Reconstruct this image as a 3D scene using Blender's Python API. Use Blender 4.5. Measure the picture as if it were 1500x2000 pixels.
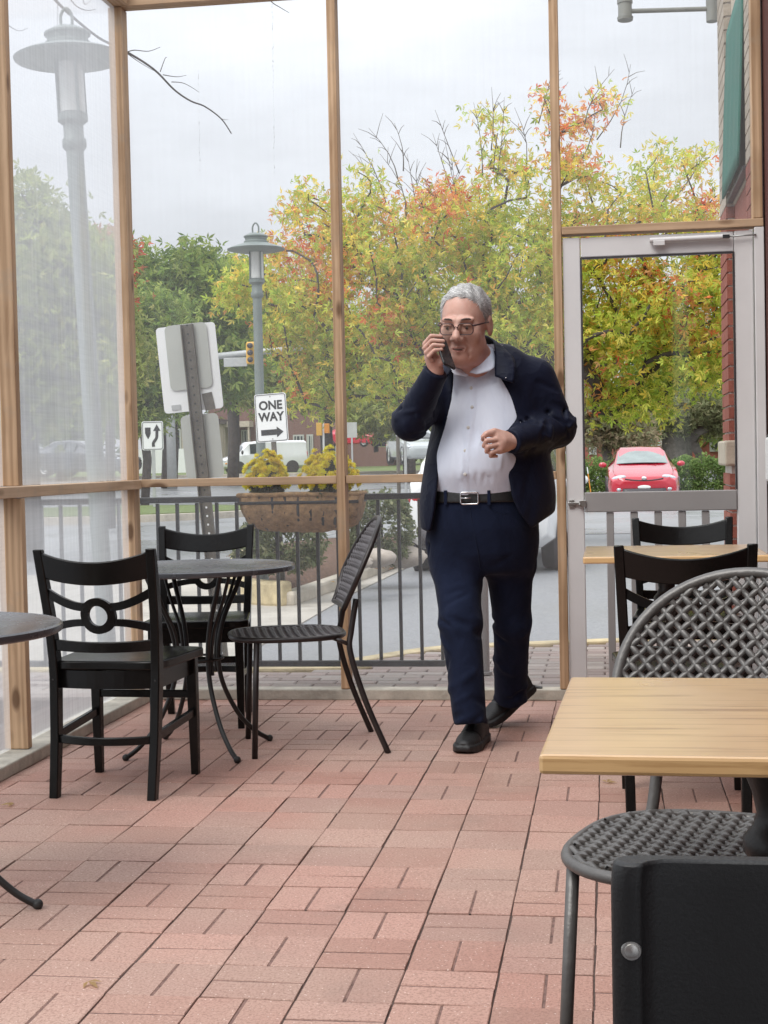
import bpy, math, random
import numpy as np
from mathutils import Vector, Matrix

SC = bpy.context.scene
for o in list(bpy.data.objects):
    bpy.data.objects.remove(o)
COL = SC.collection

# ------------------------------------------------------------------ camera
FPX, PITCH, ROLL, YAW, EYE = 2930.0, -0.03452, -0.0215, -0.14874, 1.10697
_c, _s = math.cos(YAW), math.sin(YAW)
FW = np.array([_s*math.cos(PITCH), _c*math.cos(PITCH), math.sin(PITCH)])
_rt = np.array([_c, -_s, 0.0]); _up = np.cross(_rt, FW)
RT = _rt*math.cos(ROLL) + _up*math.sin(ROLL)
UP = -_rt*math.sin(ROLL) + _up*math.cos(ROLL)
CAM = np.array([0.0, 0.0, EYE])
cd = bpy.data.cameras.new('camera'); cam = bpy.data.objects.new('camera', cd); COL.objects.link(cam)
cd.sensor_fit = 'VERTICAL'; cd.sensor_height = 36.0; cd.lens = 36.0*FPX/2000.0
cd.clip_start = 0.05; cd.clip_end = 3000
m = Matrix.Identity(4)
for i in range(3):
    m[i][0] = RT[i]; m[i][1] = UP[i]; m[i][2] = -FW[i]; m[i][3] = CAM[i]
cam.matrix_world = m
SC.camera = cam

# ------------------------------------------------------------------ sky, sun, exposure
SUN_EL, SUN_ROT = math.radians(52), math.radians(215)
w = bpy.data.worlds.new('World'); SC.world = w; w.use_nodes = True
nt = w.node_tree; N = nt.nodes; L = nt.links; N.clear()
def wn(t, **k):
    n = N.new(t)
    for a, b in k.items(): setattr(n, a, b)
    return n
out = wn('ShaderNodeOutputWorld'); bg = wn('ShaderNodeBackground'); bg.inputs[1].default_value = 0.1
sky = wn('ShaderNodeTexSky'); sky.sky_type = 'NISHITA'; sky.sun_disc = False
sky.sun_elevation = SUN_EL; sky.sun_rotation = SUN_ROT; sky.air_density = 1.5; sky.dust_density = 4
tc = wn('ShaderNodeTexCoord'); sep = wn('ShaderNodeSeparateXYZ'); L.new(tc.outputs['Generated'], sep.inputs[0])
# overcast dome: brightness rises from the horizon to the zenith (1 + 2 sin e) / 3
mz = wn('ShaderNodeMath', operation='MAXIMUM'); L.new(sep.outputs[2], mz.inputs[0]); mz.inputs[1].default_value = 0.0
mg = wn('ShaderNodeMath', operation='MULTIPLY_ADD'); L.new(mz.outputs[0], mg.inputs[0]); mg.inputs[1].default_value = 11.6; mg.inputs[2].default_value = 4.9
mp = wn('ShaderNodeMapping'); mp.inputs['Scale'].default_value = (1.0, 1.0, 3.2); L.new(tc.outputs['Generated'], mp.inputs[0])
nz = wn('ShaderNodeTexNoise'); nz.inputs['Scale'].default_value = 3.0; nz.inputs['Detail'].default_value = 6; nz.inputs['Roughness'].default_value = 0.55; L.new(mp.outputs[0], nz.inputs[0])
mr = wn('ShaderNodeMapRange'); mr.inputs[1].default_value = 0.3; mr.inputs[2].default_value = 0.7; mr.inputs[3].default_value = 0.80; mr.inputs[4].default_value = 1.16; L.new(nz.outputs[0], mr.inputs[0])
ml = wn('ShaderNodeMath', operation='MULTIPLY'); L.new(mg.outputs[0], ml.inputs[0]); L.new(mr.outputs[0], ml.inputs[1])
cb = wn('ShaderNodeVectorMath', operation='SCALE'); cb.inputs[0].default_value = (0.955, 0.985, 1.04); L.new(ml.outputs[0], cb.inputs['Scale'])
mx = wn('ShaderNodeMix', data_type='RGBA'); mx.inputs[0].default_value = 0.96
L.new(sky.outputs[0], mx.inputs[6]); L.new(cb.outputs[0], mx.inputs[7])
L.new(mx.outputs[2], bg.inputs[0]); L.new(bg.outputs[0], out.inputs[0])
sd = bpy.data.lights.new('sun', 'SUN'); sd.energy = 1.5; sd.angle = math.radians(30); sd.color = (1.0, 0.97, 0.92)
sun = bpy.data.objects.new('sun', sd); COL.objects.link(sun)
_d = Vector((math.sin(SUN_ROT)*math.cos(SUN_EL), math.cos(SUN_ROT)*math.cos(SUN_EL), math.sin(SUN_EL)))
sun.rotation_euler = _d.to_track_quat('Z', 'Y').to_euler()
vs = SC.view_settings; vs.view_transform = 'Standard'; vs.look = 'None'; vs.exposure = 0.45; vs.gamma = 1.0; vs.use_curve_mapping = False
SC.render.engine = 'CYCLES'
SC.cycles.use_denoising = True
try: SC.cycles.denoiser = 'OPENIMAGEDENOISE'
except Exception: pass
SC.cycles.transparent_max_bounces = 24; SC.cycles.max_bounces = 8; SC.cycles.diffuse_bounces = 3; SC.cycles.glossy_bounces = 3

# ------------------------------------------------------------------ helpers
R = math.radians
def ray(px, py): return FW + RT*((px-750)/FPX) - UP*((py-1000)/FPX)
def AZ(px, py, z=0.0):
    d = ray(px, py); return CAM + d*((z-EYE)/d[2])
def AY(px, py, Y):
    d = ray(px, py); return CAM + d*(Y/d[1])
def AD(px, py, D): return CAM + ray(px, py)*D
def PX(p):
    q = np.asarray(p, float)-CAM; z = q@FW
    return 750+FPX*(q@RT)/z, 1000-FPX*(q@UP)/z, z

def tag(o, label=None, cat=None, group=None, kind=None):
    if label: o['label'] = label
    if cat: o['category'] = cat
    if group: o['group'] = group
    if kind: o['kind'] = kind
    return o
def thing(name, label, cat, loc=(0, 0, 0), rz=0.0, group=None):
    o = bpy.data.objects.new(name, None); COL.objects.link(o); o.empty_display_size = 0.1
    o.location = Vector([float(v) for v in loc]); o.rotation_euler = (0, 0, rz)
    return tag(o, label, cat, group)
def copy_tree(o, parent=None):
    c = o.copy(); COL.objects.link(c); c.parent = parent
    for ch in o.children: copy_tree(ch, c)
    return c

def mesh_np(name, V, F):
    """fast mesh from arrays; F is (n,3), (n,4) or a list of polygons"""
    me = bpy.data.meshes.new(name)
    V = np.asarray(V, np.float32)
    if isinstance(F, np.ndarray):
        k = F.shape[1]; n = len(F)
        me.vertices.add(len(V)); me.vertices.foreach_set('co', V.ravel())
        me.loops.add(n*k); me.loops.foreach_set('vertex_index', F.astype(np.int32).ravel())
        me.polygons.add(n); me.polygons.foreach_set('loop_start', np.arange(0, n*k, k, dtype=np.int32))
        me.polygons.foreach_set('loop_total', np.full(n, k, np.int32))
        me.update(calc_edges=True); me.validate()
    else:
        me.from_pydata([tuple(v) for v in V.tolist()], [], F)
    return me
def link(name, me, mat, parent=None, smooth=None, bevel=0.0, world=False, kind=None):
    if world and parent is not None:
        loc = parent.location; rz = parent.rotation_euler[2]
        p = parent
        M = Matrix.Translation(loc) @ Matrix.Rotation(rz, 4, 'Z')
        me.transform(M.inverted())
    o = bpy.data.objects.new(name, me); COL.objects.link(o)
    if mat is not None: me.materials.append(mat)
    if parent is not None: o.parent = parent
    if smooth:
        me.polygons.foreach_set('use_smooth', np.ones(len(me.polygons), bool))
        if smooth is not True: me.set_sharp_from_angle(angle=R(smooth))
    if bevel:
        b = o.modifiers.new('bevel', 'BEVEL'); b.width = bevel; b.segments = 2; b.limit_method = 'ANGLE'; b.angle_limit = R(40)
    if kind: o['kind'] = kind
    return o

class MB:
    def __init__(s): s.v = []; s.f = []
    def add(s, V, F):
        n = len(s.v); s.v.extend([tuple(map(float, v)) for v in V]); s.f.extend([tuple(i+n for i in f) for f in F]); return s
    def box(s, c, d, M=None):
        V = [Vector((sx*d[0]/2, sy*d[1]/2, sz*d[2]/2)) for sx in (-1, 1) for sy in (-1, 1) for sz in (-1, 1)]
        if M is not None: V = [M @ v for v in V]
        V = [v + Vector([float(q) for q in c]) for v in V]
        return s.add(V, [(0, 1, 3, 2), (4, 6, 7, 5), (0, 4, 5, 1), (2, 3, 7, 6), (0, 2, 6, 4), (1, 5, 7, 3)])
    def bb(s, x0, x1, y0, y1, z0, z1):
        return s.box(((x0+x1)/2, (y0+y1)/2, (z0+z1)/2), (x1-x0, y1-y0, z1-z0))
    def tube(s, pts, r, n=8, closed=False, flat=None, cap=True, twist=0.0, upv=None):
        """swept tube; r scalar or list; flat = second radius (ratio) for an oval/rectangular section when n == 4"""
        P = [Vector([float(q) for q in p]) for p in pts]; m = len(P)
        rr = [r]*m if not hasattr(r, '__len__') else list(r)
        T = []
        for i in range(m):
            if closed: t = P[(i+1) % m]-P[i-1]
            else: t = P[min(i+1, m-1)]-P[max(i-1, 0)]
            T.append(t.normalized())
        u = Vector(upv) if upv is not None else (Vector((0, 0, 1)) if abs(T[0].z) < 0.9 else Vector((0, 1, 0)))
        V = []; F = []
        for i in range(m):
            if upv is not None: u = Vector(upv)
            b = T[i].cross(u)
            if b.length < 1e-6: b = T[i].orthogonal()
            b.normalize(); u = b.cross(T[i]).normalized()
            fl = flat if flat else 1.0
            for k in range(n):
                a = 2*math.pi*(k+(0.5 if n == 4 else 0))/n+twist
                sc = math.sqrt(2) if n == 4 else 1.0
                V.append(P[i] + b*(math.cos(a)*rr[i]*sc) + u*(math.sin(a)*rr[i]*fl*sc))
        for i in range(m if closed else m-1):
            j = (i+1) % m
            for k in range(n):
                F.append((i*n+k, i*n+(k+1) % n, j*n+(k+1) % n, j*n+k))
        if not closed and cap:
            F.append(tuple(reversed(range(n)))); F.append(tuple((m-1)*n+k for k in range(n)))
        return s.add(V, F)
    def lathe(s, prof, n=24, c=(0, 0, 0), M=None, cap=False):
        V = []; F = []; m = len(prof)
        for r_, z in prof:
            for k in range(n):
                a = 2*math.pi*k/n; v = Vector((r_*math.cos(a), r_*math.sin(a), z))
                if M is not None: v = M @ v
                V.append(v+Vector([float(q) for q in c]))
        for i in range(m-1):
            for k in range(n): F.append((i*n+k, i*n+(k+1) % n, (i+1)*n+(k+1) % n, (i+1)*n+k))
        if cap: F.append(tuple(reversed(range(n)))); F.append(tuple((m-1)*n+k for k in range(n)))
        return s.add(V, F)
    def prism(s, poly, t0, t1, M=None):
        """poly in (x, z), extruded along y from t0 to t1"""
        n = len(poly)
        V = [Vector((x, t0, z)) for x, z in poly]+[Vector((x, t1, z)) for x, z in poly]
        if M is not None: V = [M @ v for v in V]
        F = [tuple(range(n)), tuple(reversed(range(n, 2*n)))]+[(i+n, (i+1) % n+n, (i+1) % n, i) for i in range(n)]
        return s.add(V, F)
    def sheet(s, poly, z0, z1):
        """poly in (x, y), extruded in z"""
        n = len(poly)
        V = [(x, y, z0) for x, y in poly]+[(x, y, z1) for x, y in poly]
        F = [tuple(reversed(range(n))), tuple(range(n, 2*n))]+[(i, (i+1) % n, (i+1) % n+n, i+n) for i in range(n)]
        return s.add(V, F)
    def ico(s, c, r, sub=1, sq=(1, 1, 1)):
        t = (1+5**.5)/2
        V = [Vector(v).normalized() for v in [(-1, t, 0), (1, t, 0), (-1, -t, 0), (1, -t, 0), (0, -1, t), (0, 1, t), (0, -1, -t), (0, 1, -t), (t, 0, -1), (t, 0, 1), (-t, 0, -1), (-t, 0, 1)]]
        F = [(0, 11, 5), (0, 5, 1), (0, 1, 7), (0, 7, 10), (0, 10, 11), (1, 5, 9), (5, 11, 4), (11, 10, 2), (10, 7, 6), (7, 1, 8), (3, 9, 4), (3, 4, 2), (3, 2, 6), (3, 6, 8), (3, 8, 9), (4, 9, 5), (2, 4, 11), (6, 2, 10), (8, 6, 7), (9, 8, 1)]
        for _ in range(sub):
            mid = {}; G = []
            def md(a, b):
                k = (min(a, b), max(a, b))
                if k not in mid: mid[k] = len(V); V.append((V[a]+V[b]).normalized())
                return mid[k]
            for a, b, c_ in F:
                x, y, z = md(a, b), md(b, c_), md(c_, a); G += [(a, x, z), (b, y, x), (c_, z, y), (x, y, z)]
            F = G
        return s.add([(c[0]+v.x*r*sq[0], c[1]+v.y*r*sq[1], c[2]+v.z*r*sq[2]) for v in V], F)
    def mesh(s, name):
        me = bpy.data.meshes.new(name); me.from_pydata(s.v, [], s.f); me.update(); return me
    def build(s, name, mat, parent=None, smooth=None, bevel=0.0, world=False, kind=None):
        return link(name, s.mesh(name), mat, parent, smooth, bevel, world, kind)

def rect(w_, h_, rad, n=4, c=(0, 0)):
    P = []
    for (sx, sy, a0) in ((1, 1, 0), (-1, 1, 90), (-1, -1, 180), (1, -1, 270)):
        for k in range(n+1):
            a = R(a0+90*k/n); P.append((c[0]+sx*(w_/2-rad)+rad*math.cos(a), c[1]+sy*(h_/2-rad)+rad*math.sin(a)))
    return P
def bez(p0, p1, p2, p3, n=12):
    o = []
    for i in range(n+1):
        t = i/n; u = 1-t
        o.append(tuple(u**3*a+3*u*u*t*b+3*u*t*t*c_+t**3*d for a, b, c_, d in zip(p0, p1, p2, p3)))
    return o
def spline(pts, n=8):
    P = [np.array(p, float) for p in pts]; o = []
    for i in range(len(P)-1):
        p0 = P[max(i-1, 0)]; p1 = P[i]; p2 = P[i+1]; p3 = P[min(i+2, len(P)-1)]
        for k in range(n):
            t = k/n
            o.append(.5*((2*p1)+(-p0+p2)*t+(2*p0-5*p1+4*p2-p3)*t*t+(-p0+3*p1-3*p2+p3)*t**3))
    o.append(P[-1]); return o

# ------------------------------------------------------------------ materials
class MT:
    def __init__(s, name):
        s.m = bpy.data.materials.new(name); s.m.use_nodes = True; s.t = s.m.node_tree
        s.t.nodes.clear(); s.out = s.n('ShaderNodeOutputMaterial')
    def n(s, t, ins=None, **k):
        q = s.t.nodes.new(t)
        for a, b in k.items(): setattr(q, a, b)
        if ins:
            for a, b in ins.items(): s.set(q, a, b)
        return q
    def set(s, q, a, b):
        if isinstance(b, bpy.types.NodeSocket): s.t.links.new(b, q.inputs[a])
        else: q.inputs[a].default_value = b
    def coord(s, kind='Object', scale=(1, 1, 1), rot=(0, 0, 0), loc=(0, 0, 0)):
        if kind == 'World': o = s.n('ShaderNodeNewGeometry').outputs['Position']
        else: o = s.n('ShaderNodeTexCoord').outputs[kind]
        return s.n('ShaderNodeMapping', {0: o, 'Scale': scale, 'Rotation': rot, 'Location': loc}).outputs[0]
    def noise(s, vec, scale, detail=4, rough=.55, dist=0.0):
        return s.n('ShaderNodeTexNoise', {'Vector': vec, 'Scale': scale, 'Detail': detail, 'Roughness': rough, 'Distortion': dist}).outputs[0]
    def ramp(s, fac, stops):
        q = s.n('ShaderNodeValToRGB', {0: fac}); e = q.color_ramp.elements
        while len(e) < len(stops): e.new(0.5)
        for x, (p, c) in zip(e, stops):
            x.position = p; x.color = (c[0], c[1], c[2], 1) if hasattr(c, '__len__') else (c, c, c, 1)
        return q.outputs[0]
    def mix(s, f, a, b, mode='MIX'):
        q = s.n('ShaderNodeMix', data_type='RGBA', blend_type=mode)
        s.set(q, 0, f)
        for i, v in ((6, a), (7, b)):
            if isinstance(v, bpy.types.NodeSocket): s.t.links.new(v, q.inputs[i])
            else: q.inputs[i].default_value = (v[0], v[1], v[2], 1)
        return q.outputs[2]
    def math(s, op, a, b=0.0, c=0.0):
        q = s.n('ShaderNodeMath', operation=op)
        for i, v in enumerate((a, b, c)): s.set(q, i, v)
        return q.outputs[0]
    def bump(s, h, strength=.3, dist=.01):
        return s.n('ShaderNodeBump', {'Height': h, 'Strength': strength, 'Distance': dist}).outputs[0]
    def bsdf(s, color, rough=.5, metal=0.0, normal=None, spec=.5, **k):
        q = s.n('ShaderNodeBsdfPrincipled')
        s.set(q, 'Base Color', color if isinstance(color, bpy.types.NodeSocket) else (color[0], color[1], color[2], 1))
        s.set(q, 'Roughness', rough); s.set(q, 'Metallic', metal); s.set(q, 'Specular IOR Level', spec)
        if normal is not None: s.set(q, 'Normal', normal)
        for a, b in k.items(): s.set(q, a, b)
        return q.outputs[0]
    def done(s, sh): s.t.links.new(sh, s.out.inputs[0]); return s.m

def plain(name, col, rough=.5, metal=0.0, var=.12, scale=14.0, bump=0.0, bscale=None, spec=.5, rvar=.1, kind='Object', **k):
    m = MT(name); v = m.coord(kind)
    f = m.noise(v, scale, 5, .6)
    a = [max(0, c*(1-var)) for c in col]; b = [min(1, c*(1+var)) for c in col]
    c = m.ramp(f, [(.3, a), (.7, b)])
    r = m.math('MULTIPLY_ADD', f, rvar*2, rough-rvar)
    nm = m.bump(m.noise(v, bscale or scale*6, 4, .6), bump, .01) if bump else None
    return m.done(m.bsdf(c, r, metal, nm, spec, **k))

def wood(name, light, dark, axis, rough=.6, knots=True, fine=1.0, seed=0.0, bump=.25, wave=.22):
    m = MT(name)
    sc = [9.0*fine]*3; sc[axis] = .55*fine
    info = m.n('ShaderNodeObjectInfo')
    off = m.n('ShaderNodeCombineXYZ', {0: m.math('MULTIPLY', info.outputs['Random'], 37.0), 1: seed, 2: m.math('MULTIPLY', info.outputs['Random'], 11.0)}).outputs[0]
    base = m.n('ShaderNodeVectorMath', {0: m.coord('World'), 1: off}, operation='ADD').outputs[0]
    mp = m.n('ShaderNodeMapping', {0: base, 'Scale': sc}).outputs[0]
    g = m.noise(mp, 2.2, 5, .6, 1.6)
    w = m.n('ShaderNodeTexWave', {'Vector': mp, 'Scale': 1.3, 'Distortion': 7.0, 'Detail': 3.0, 'Detail Scale': 1.2}, bands_direction=('Y' if axis == 0 else 'X'))
    f = m.mix(wave, g, w.outputs[0])
    col = m.ramp(f, [(.22, dark), (.62, light), (.85, [min(1, c*1.12) for c in light])] if knots else [(.34, dark), (.47, light), (.75, [min(1, c*1.1) for c in light])])
    big = m.noise(m.coord('World', (1.3, 1.3, 1.3)), 2.0, 3)
    col = m.mix(m.ramp(big, [(.45, 0.0), (.75, .55)]), col, [c*.8 for c in dark], 'MIX')
    grey = m.noise(m.coord('World', (2.3, 2.3, 2.3)), 3.0, 4, .65)
    col = m.mix(m.ramp(grey, [(.55, 0.0), (.72, .4 if knots else 0.0)]), col, (.36, .31, .25))
    if knots:
        ks = [9.0]*3; ks[axis] = 3.4
        kv = m.n('ShaderNodeTexVoronoi', {'Vector': m.n('ShaderNodeMapping', {0: base, 'Scale': ks}).outputs[0], 'Scale': 1.0, 'Randomness': 1.0})
        k = m.ramp(kv.outputs['Distance'], [(.10, 1.0), (.19, 0.0)])
        col = m.mix(m.math('MULTIPLY', k, .8), col, (.10, .045, .018))
    nm = m.bump(f, bump, .004)
    kw = {} if knots else {'Coat Weight': 1.0, 'Coat Roughness': m.math('MULTIPLY_ADD', big, .3, .16)}
    return m.done(m.bsdf(col, rough, 0, nm, .35 if knots else .5, **kw))

M = {}
M['pine_z'] = wood('pine_upright', (.60, .41, .255), (.32, .19, .10), 2)
M['pine_x'] = wood('pine_rail', (.56, .39, .25), (.30, .18, .10), 0)
M['pine_y'] = wood('pine_side_rail', (.62, .45, .30), (.34, .21, .12), 1)
M['sill_wood'] = plain('weathered_sill', (.42, .39, .33), .8, var=.3, scale=9, bump=.4)
M['table_wood'] = wood('maple_table', (.70, .45, .21), (.44, .245, .095), 0, .24, False, 1.6, 3.0, .05, .06)
M['black_wood'] = plain('black_lacquered_wood', (.0055, .0053, .005), .24, var=.25, scale=8, bump=.05, spec=.28, rvar=.08)
M['black_metal'] = plain('dark_powder_coat', (.016, .015, .0145), .42, .1, var=.2, scale=22, bump=.1, rvar=.08)
M['bronze_metal'] = plain('brown_black_metal', (.026, .020, .019), .38, .2, var=.2, scale=22, bump=.08, rvar=.08)
M['top_metal'] = plain('brushed_table_metal', (.105, .108, .115), .27, .4, var=.25, scale=5, bump=.04, rvar=.1)
M['weave'] = plain('grey_woven_metal', (.135, .13, .125), .42, .4, var=.2, scale=12, bump=.15)
M['black_plastic'] = plain('black_plastic', (.009, .009, .0095), .45, var=.2, scale=6, bump=.12, bscale=420, rvar=.07)
M['steel'] = plain('worn_steel', (.45, .44, .42), .35, .9, var=.2, scale=30)
M['fence'] = plain('fence_paint', (.035, .035, .037), .5, .2, var=.2, scale=10, bump=.05)
M['gatepaint'] = plain('gate_grey_paint', (.30, .285, .28), .55, var=.06, scale=4, bump=.03)
M['doorpaint'] = plain('door_white_paint', (.68, .665, .66), .45, var=.05, scale=3, bump=.03)
M['rubber'] = plain('black_rubber', (.02, .02, .02), .6, var=.2)
M['concrete'] = plain('concrete', (.42, .39, .34), .8, var=.2, scale=3, bump=.4, bscale=60, kind='World')
M['mortar'] = plain('mortar', (.62, .58, .53), .9, var=.1, scale=20, bump=.4)
M['green_paint'] = plain('lamp_post_grey_green', (.185, .215, .20), .5, .1, var=.12, scale=5, bump=.08)
M['galv'] = plain('galvanised_steel', (.46, .47, .46), .5, .5, var=.1, scale=9)
M['signback'] = plain('sign_back_aluminium', (.46, .47, .43), .5, .25, var=.06, scale=4)
M['signwhite'] = plain('sign_white', (.80, .81, .80), .45, var=.03, scale=4)
M['ink'] = plain('sign_black_ink', (.02, .02, .022), .5, var=.1)
M['post_brown'] = plain('brown_sign_post', (.13, .115, .095), .6, .3, var=.25, scale=16, bump=.1)
M['chrome'] = plain('bright_chrome', (.75, .75, .76), .15, 1.0, var=.03)

def paver_mat():
    m = MT('red_concrete_paver'); info = m.n('ShaderNodeObjectInfo')
    P = m.coord('World')
    c = m.ramp(info.outputs['Random'], [(0, (.36, .195, .152)), (.25, (.47, .258, .205)), (.5, (.51, .30, .243)), (.75, (.45, .27, .22)), (.9, (.40, .25, .205)), (1, (.43, .225, .175))])
    big = m.noise(P, .9, 4, .6)
    c = m.mix(m.ramp(big, [(.40, 0.0), (.70, .7)]), c, (.48, .36, .29))
    fine = m.noise(P, 160, 3, .7)
    c = m.mix(m.ramp(fine, [(.36, .62), (.53, 0.0)]), c, (.22, .115, .09))
    vo = m.n('ShaderNodeTexVoronoi', {'Vector': P, 'Scale': 95.0}); 
    sp = m.ramp(vo.outputs['Distance'], [(.10, 1.0), (.2, 0.0)])
    gate = m.ramp(m.noise(P, 60, 2), [(.48, 0.0), (.58, .8)])
    c = m.mix(m.math('MULTIPLY', sp, gate), c, (.85, .70, .62))
    h = m.mix(.5, fine, m.noise(P, 55, 4, .7))
    st = m.noise(P, 2.7, 5, .65)
    c = m.mix(m.ramp(st, [(.56, 0.0), (.74, .4)]), c, (.24, .17, .14))
    return m.done(m.bsdf(c, m.math('MULTIPLY_ADD', big, .3, .5), 0, m.bump(h, .8, .004), .4))
M['paver'] = paver_mat()
M['groove'] = plain('groove_sand', (.20, .12, .10), .95, var=.5, scale=50, bump=.4, kind='World')
M['joint'] = plain('joint_sand', (.10, .066, .055), .95, var=.4, scale=60, bump=.5, kind='World')

def brick_mat(name, a, b):
    m = MT(name); info = m.n('ShaderNodeObjectInfo'); P = m.coord('World')
    c = m.ramp(info.outputs['Random'], [(0, a), (1, b)])
    f = m.noise(P, 45, 4, .7)
    c = m.mix(m.ramp(f, [(.35, .4), (.55, 0.0)]), c, [q*.45 for q in a])
    return m.done(m.bsdf(c, .85, 0, m.bump(f, .5, .004), .3))
M['brick_red'] = brick_mat('red_brick', (.29, .095, .068), (.36, .135, .10))
M['brick_tan'] = brick_mat('tan_brick', (.42, .36, .29), (.50, .43, .35))
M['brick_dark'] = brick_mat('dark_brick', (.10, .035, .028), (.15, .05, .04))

def far_brick():
    m = MT('far_brick_wall'); P = m.coord('World', (1, 1, 1), (R(90), 0, 0))
    b = m.n('ShaderNodeTexBrick', {'Vector': P, 'Scale': 4.0, 'Color1': (.17, .085, .065, 1), 'Color2': (.21, .105, .085, 1), 'Mortar': (.24, .17, .14, 1), 'Mortar Size': .012})
    n = m.noise(m.coord('World'), .5, 3)
    return m.done(m.bsdf(m.mix(m.math('MULTIPLY', n, .4), b.outputs[0], (.12, .08, .07)), .85))
M['far_brick'] = far_brick()

def asphalt(name, a, b, wet):
    m = MT(name); P = m.coord('World')
    f = m.noise(P, 40, 5, .75); big = m.noise(P, .35, 4, .6)
    vo = m.n('ShaderNodeTexVoronoi', {'Vector': P, 'Scale': 120.0})
    c = m.ramp(f, [(.35, a), (.65, b)])
    c = m.mix(m.ramp(vo.outputs['Distance'], [(.1, .5), (.3, 0.0)]), c, (.30, .29, .28))
    r = m.ramp(big, [(.38, wet), (.68, min(.9, wet+.3))])
    return m.done(m.bsdf(c, r, 0, m.bump(f, .35, .006), .5))
M['asphalt'] = asphalt('damp_asphalt', (.19, .195, .205), (.29, .295, .305), .45)
M['road'] = asphalt('wet_road', (.20, .205, .21), (.30, .305, .31), .22)

def vinyl(name, haze, streak, tint=(.93, .95, .97), rough=0.0):
    """clear vinyl sheet: mostly see-through, with a milky film, fine ribs and dust"""
    m = MT(name); P = m.coord('World')
    ribs = m.noise(m.n('ShaderNodeMapping', {0: P, 'Scale': (26, 26, .9)}).outputs[0], 2.0, 5, .7)
    cross = m.noise(m.n('ShaderNodeMapping', {0: P, 'Scale': (1.2, 1.2, 60)}).outputs[0], 2.0, 3, .7)
    cloud = m.noise(P, 1.7, 4, .6)
    f = m.math('ADD', m.math('MULTIPLY', ribs, .6), m.math('MULTIPLY', cross, .25))
    f = m.math('ADD', f, m.math('MULTIPLY', cloud, .45))
    fac = m.math('MULTIPLY_ADD', m.math('SUBTRACT', f, .65), streak, haze)
    fac = m.n('ShaderNodeClamp', {0: fac, 1: .02, 2: .9}).outputs[0]
    tr = m.n('ShaderNodeBsdfTransparent', {0: (tint[0], tint[1], tint[2], 1)}).outputs[0]
    if rough:
        rf = m.n('ShaderNodeBsdfRefraction', {0: (.97, .98, .99, 1), 'Roughness': rough, 'IOR': 1.12}).outputs[0]
        tr = m.n('ShaderNodeMixShader', {0: .6, 1: tr, 2: rf}).outputs[0]
    milk = m.n('ShaderNodeMixShader', {0: .68, 1: m.n('ShaderNodeBsdfDiffuse', {0: (.88, .89, .9, 1)}).outputs[0], 2: m.n('ShaderNodeBsdfTranslucent', {0: (.92, .93, .95, 1)}).outputs[0]}).outputs[0]
    s1 = m.n('ShaderNodeMixShader', {0: fac, 1: tr, 2: milk}).outputs[0]
    gl = m.n('ShaderNodeBsdfGlossy', {0: (.9, .92, .95, 1), 'Roughness': .12}).outputs[0]
    fr = m.n('ShaderNodeFresnel', {'IOR': 1.25}).outputs[0]
    s2 = m.n('ShaderNodeMixShader', {0: m.math('MULTIPLY', fr, .7), 1: s1, 2: gl}).outputs[0]
    return m.done(s2)
M['vinyl_clear'] = vinyl('clear_vinyl', .11, .15, (.96, .97, .98))
M['vinyl_milky'] = vinyl('milky_vinyl', .46, .45)

def glass(name, tint=(.95, .97, .97), refl=1.0):
    m = MT(name)
    tr = m.n('ShaderNodeBsdfTransparent', {0: (tint[0], tint[1], tint[2], 1)}).outputs[0]
    gl = m.n('ShaderNodeBsdfGlossy', {0: (1, 1, 1, 1), 'Roughness': .03}).outputs[0]
    fr = m.n('ShaderNodeFresnel', {'IOR': 1.45}).outputs[0]
    return m.done(m.n('ShaderNodeMixShader', {0: m.math('MULTIPLY', fr, refl), 1: tr, 2: gl}).outputs[0])
M['glass'] = glass('window_glass', (.99, 1, 1), .6)
M['lens'] = glass('spectacle_lens', (.86, .86, .84), .7)
M['frosted'] = plain('frosted_lamp_glass', (.62, .63, .60), .35, var=.05, scale=5, spec=.6)
M['carglass'] = plain('car_window', (.03, .04, .045), .06, 0, var=.1, spec=.9, rvar=.02)
M['farglass'] = plain('far_window', (.05, .06, .07), .12, 0, var=.3, spec=.8, rvar=.04)

def carpaint(name, col, rough=.25):
    m = MT(name); f = m.noise(m.coord('Object'), 3, 3)
    c = m.ramp(f, [(.3, [q*.95 for q in col]), (.7, col)])
    return m.done(m.bsdf(c, rough, 0, None, .5, **{'Coat Weight': 1.0, 'Coat Roughness': .06}))
M['paint_red'] = carpaint('red_car_paint', (.50, .018, .04))
M['paint_white'] = carpaint('white_car_paint', (.80, .81, .81))
M['paint_dark'] = carpaint('dark_car_paint', (.03, .035, .045))
M['paint_silver'] = carpaint('silver_car_paint', (.42, .45, .45))
M['paint_far_red'] = carpaint('far_red_paint', (.55, .02, .05))
M['lamp_clear'] = plain('headlight_lens', (.55, .58, .62), .12, .3, var=.3, scale=30, spec=.8)
M['lamp_red'] = plain('tail_light_lens', (.45, .015, .02), .2, var=.1)
M['lamp_amber'] = plain('amber_lens', (.75, .28, .03), .3, var=.1)
M['signal_yellow'] = plain('signal_housing_yellow', (.75, .42, .06), .5, var=.06)

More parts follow.
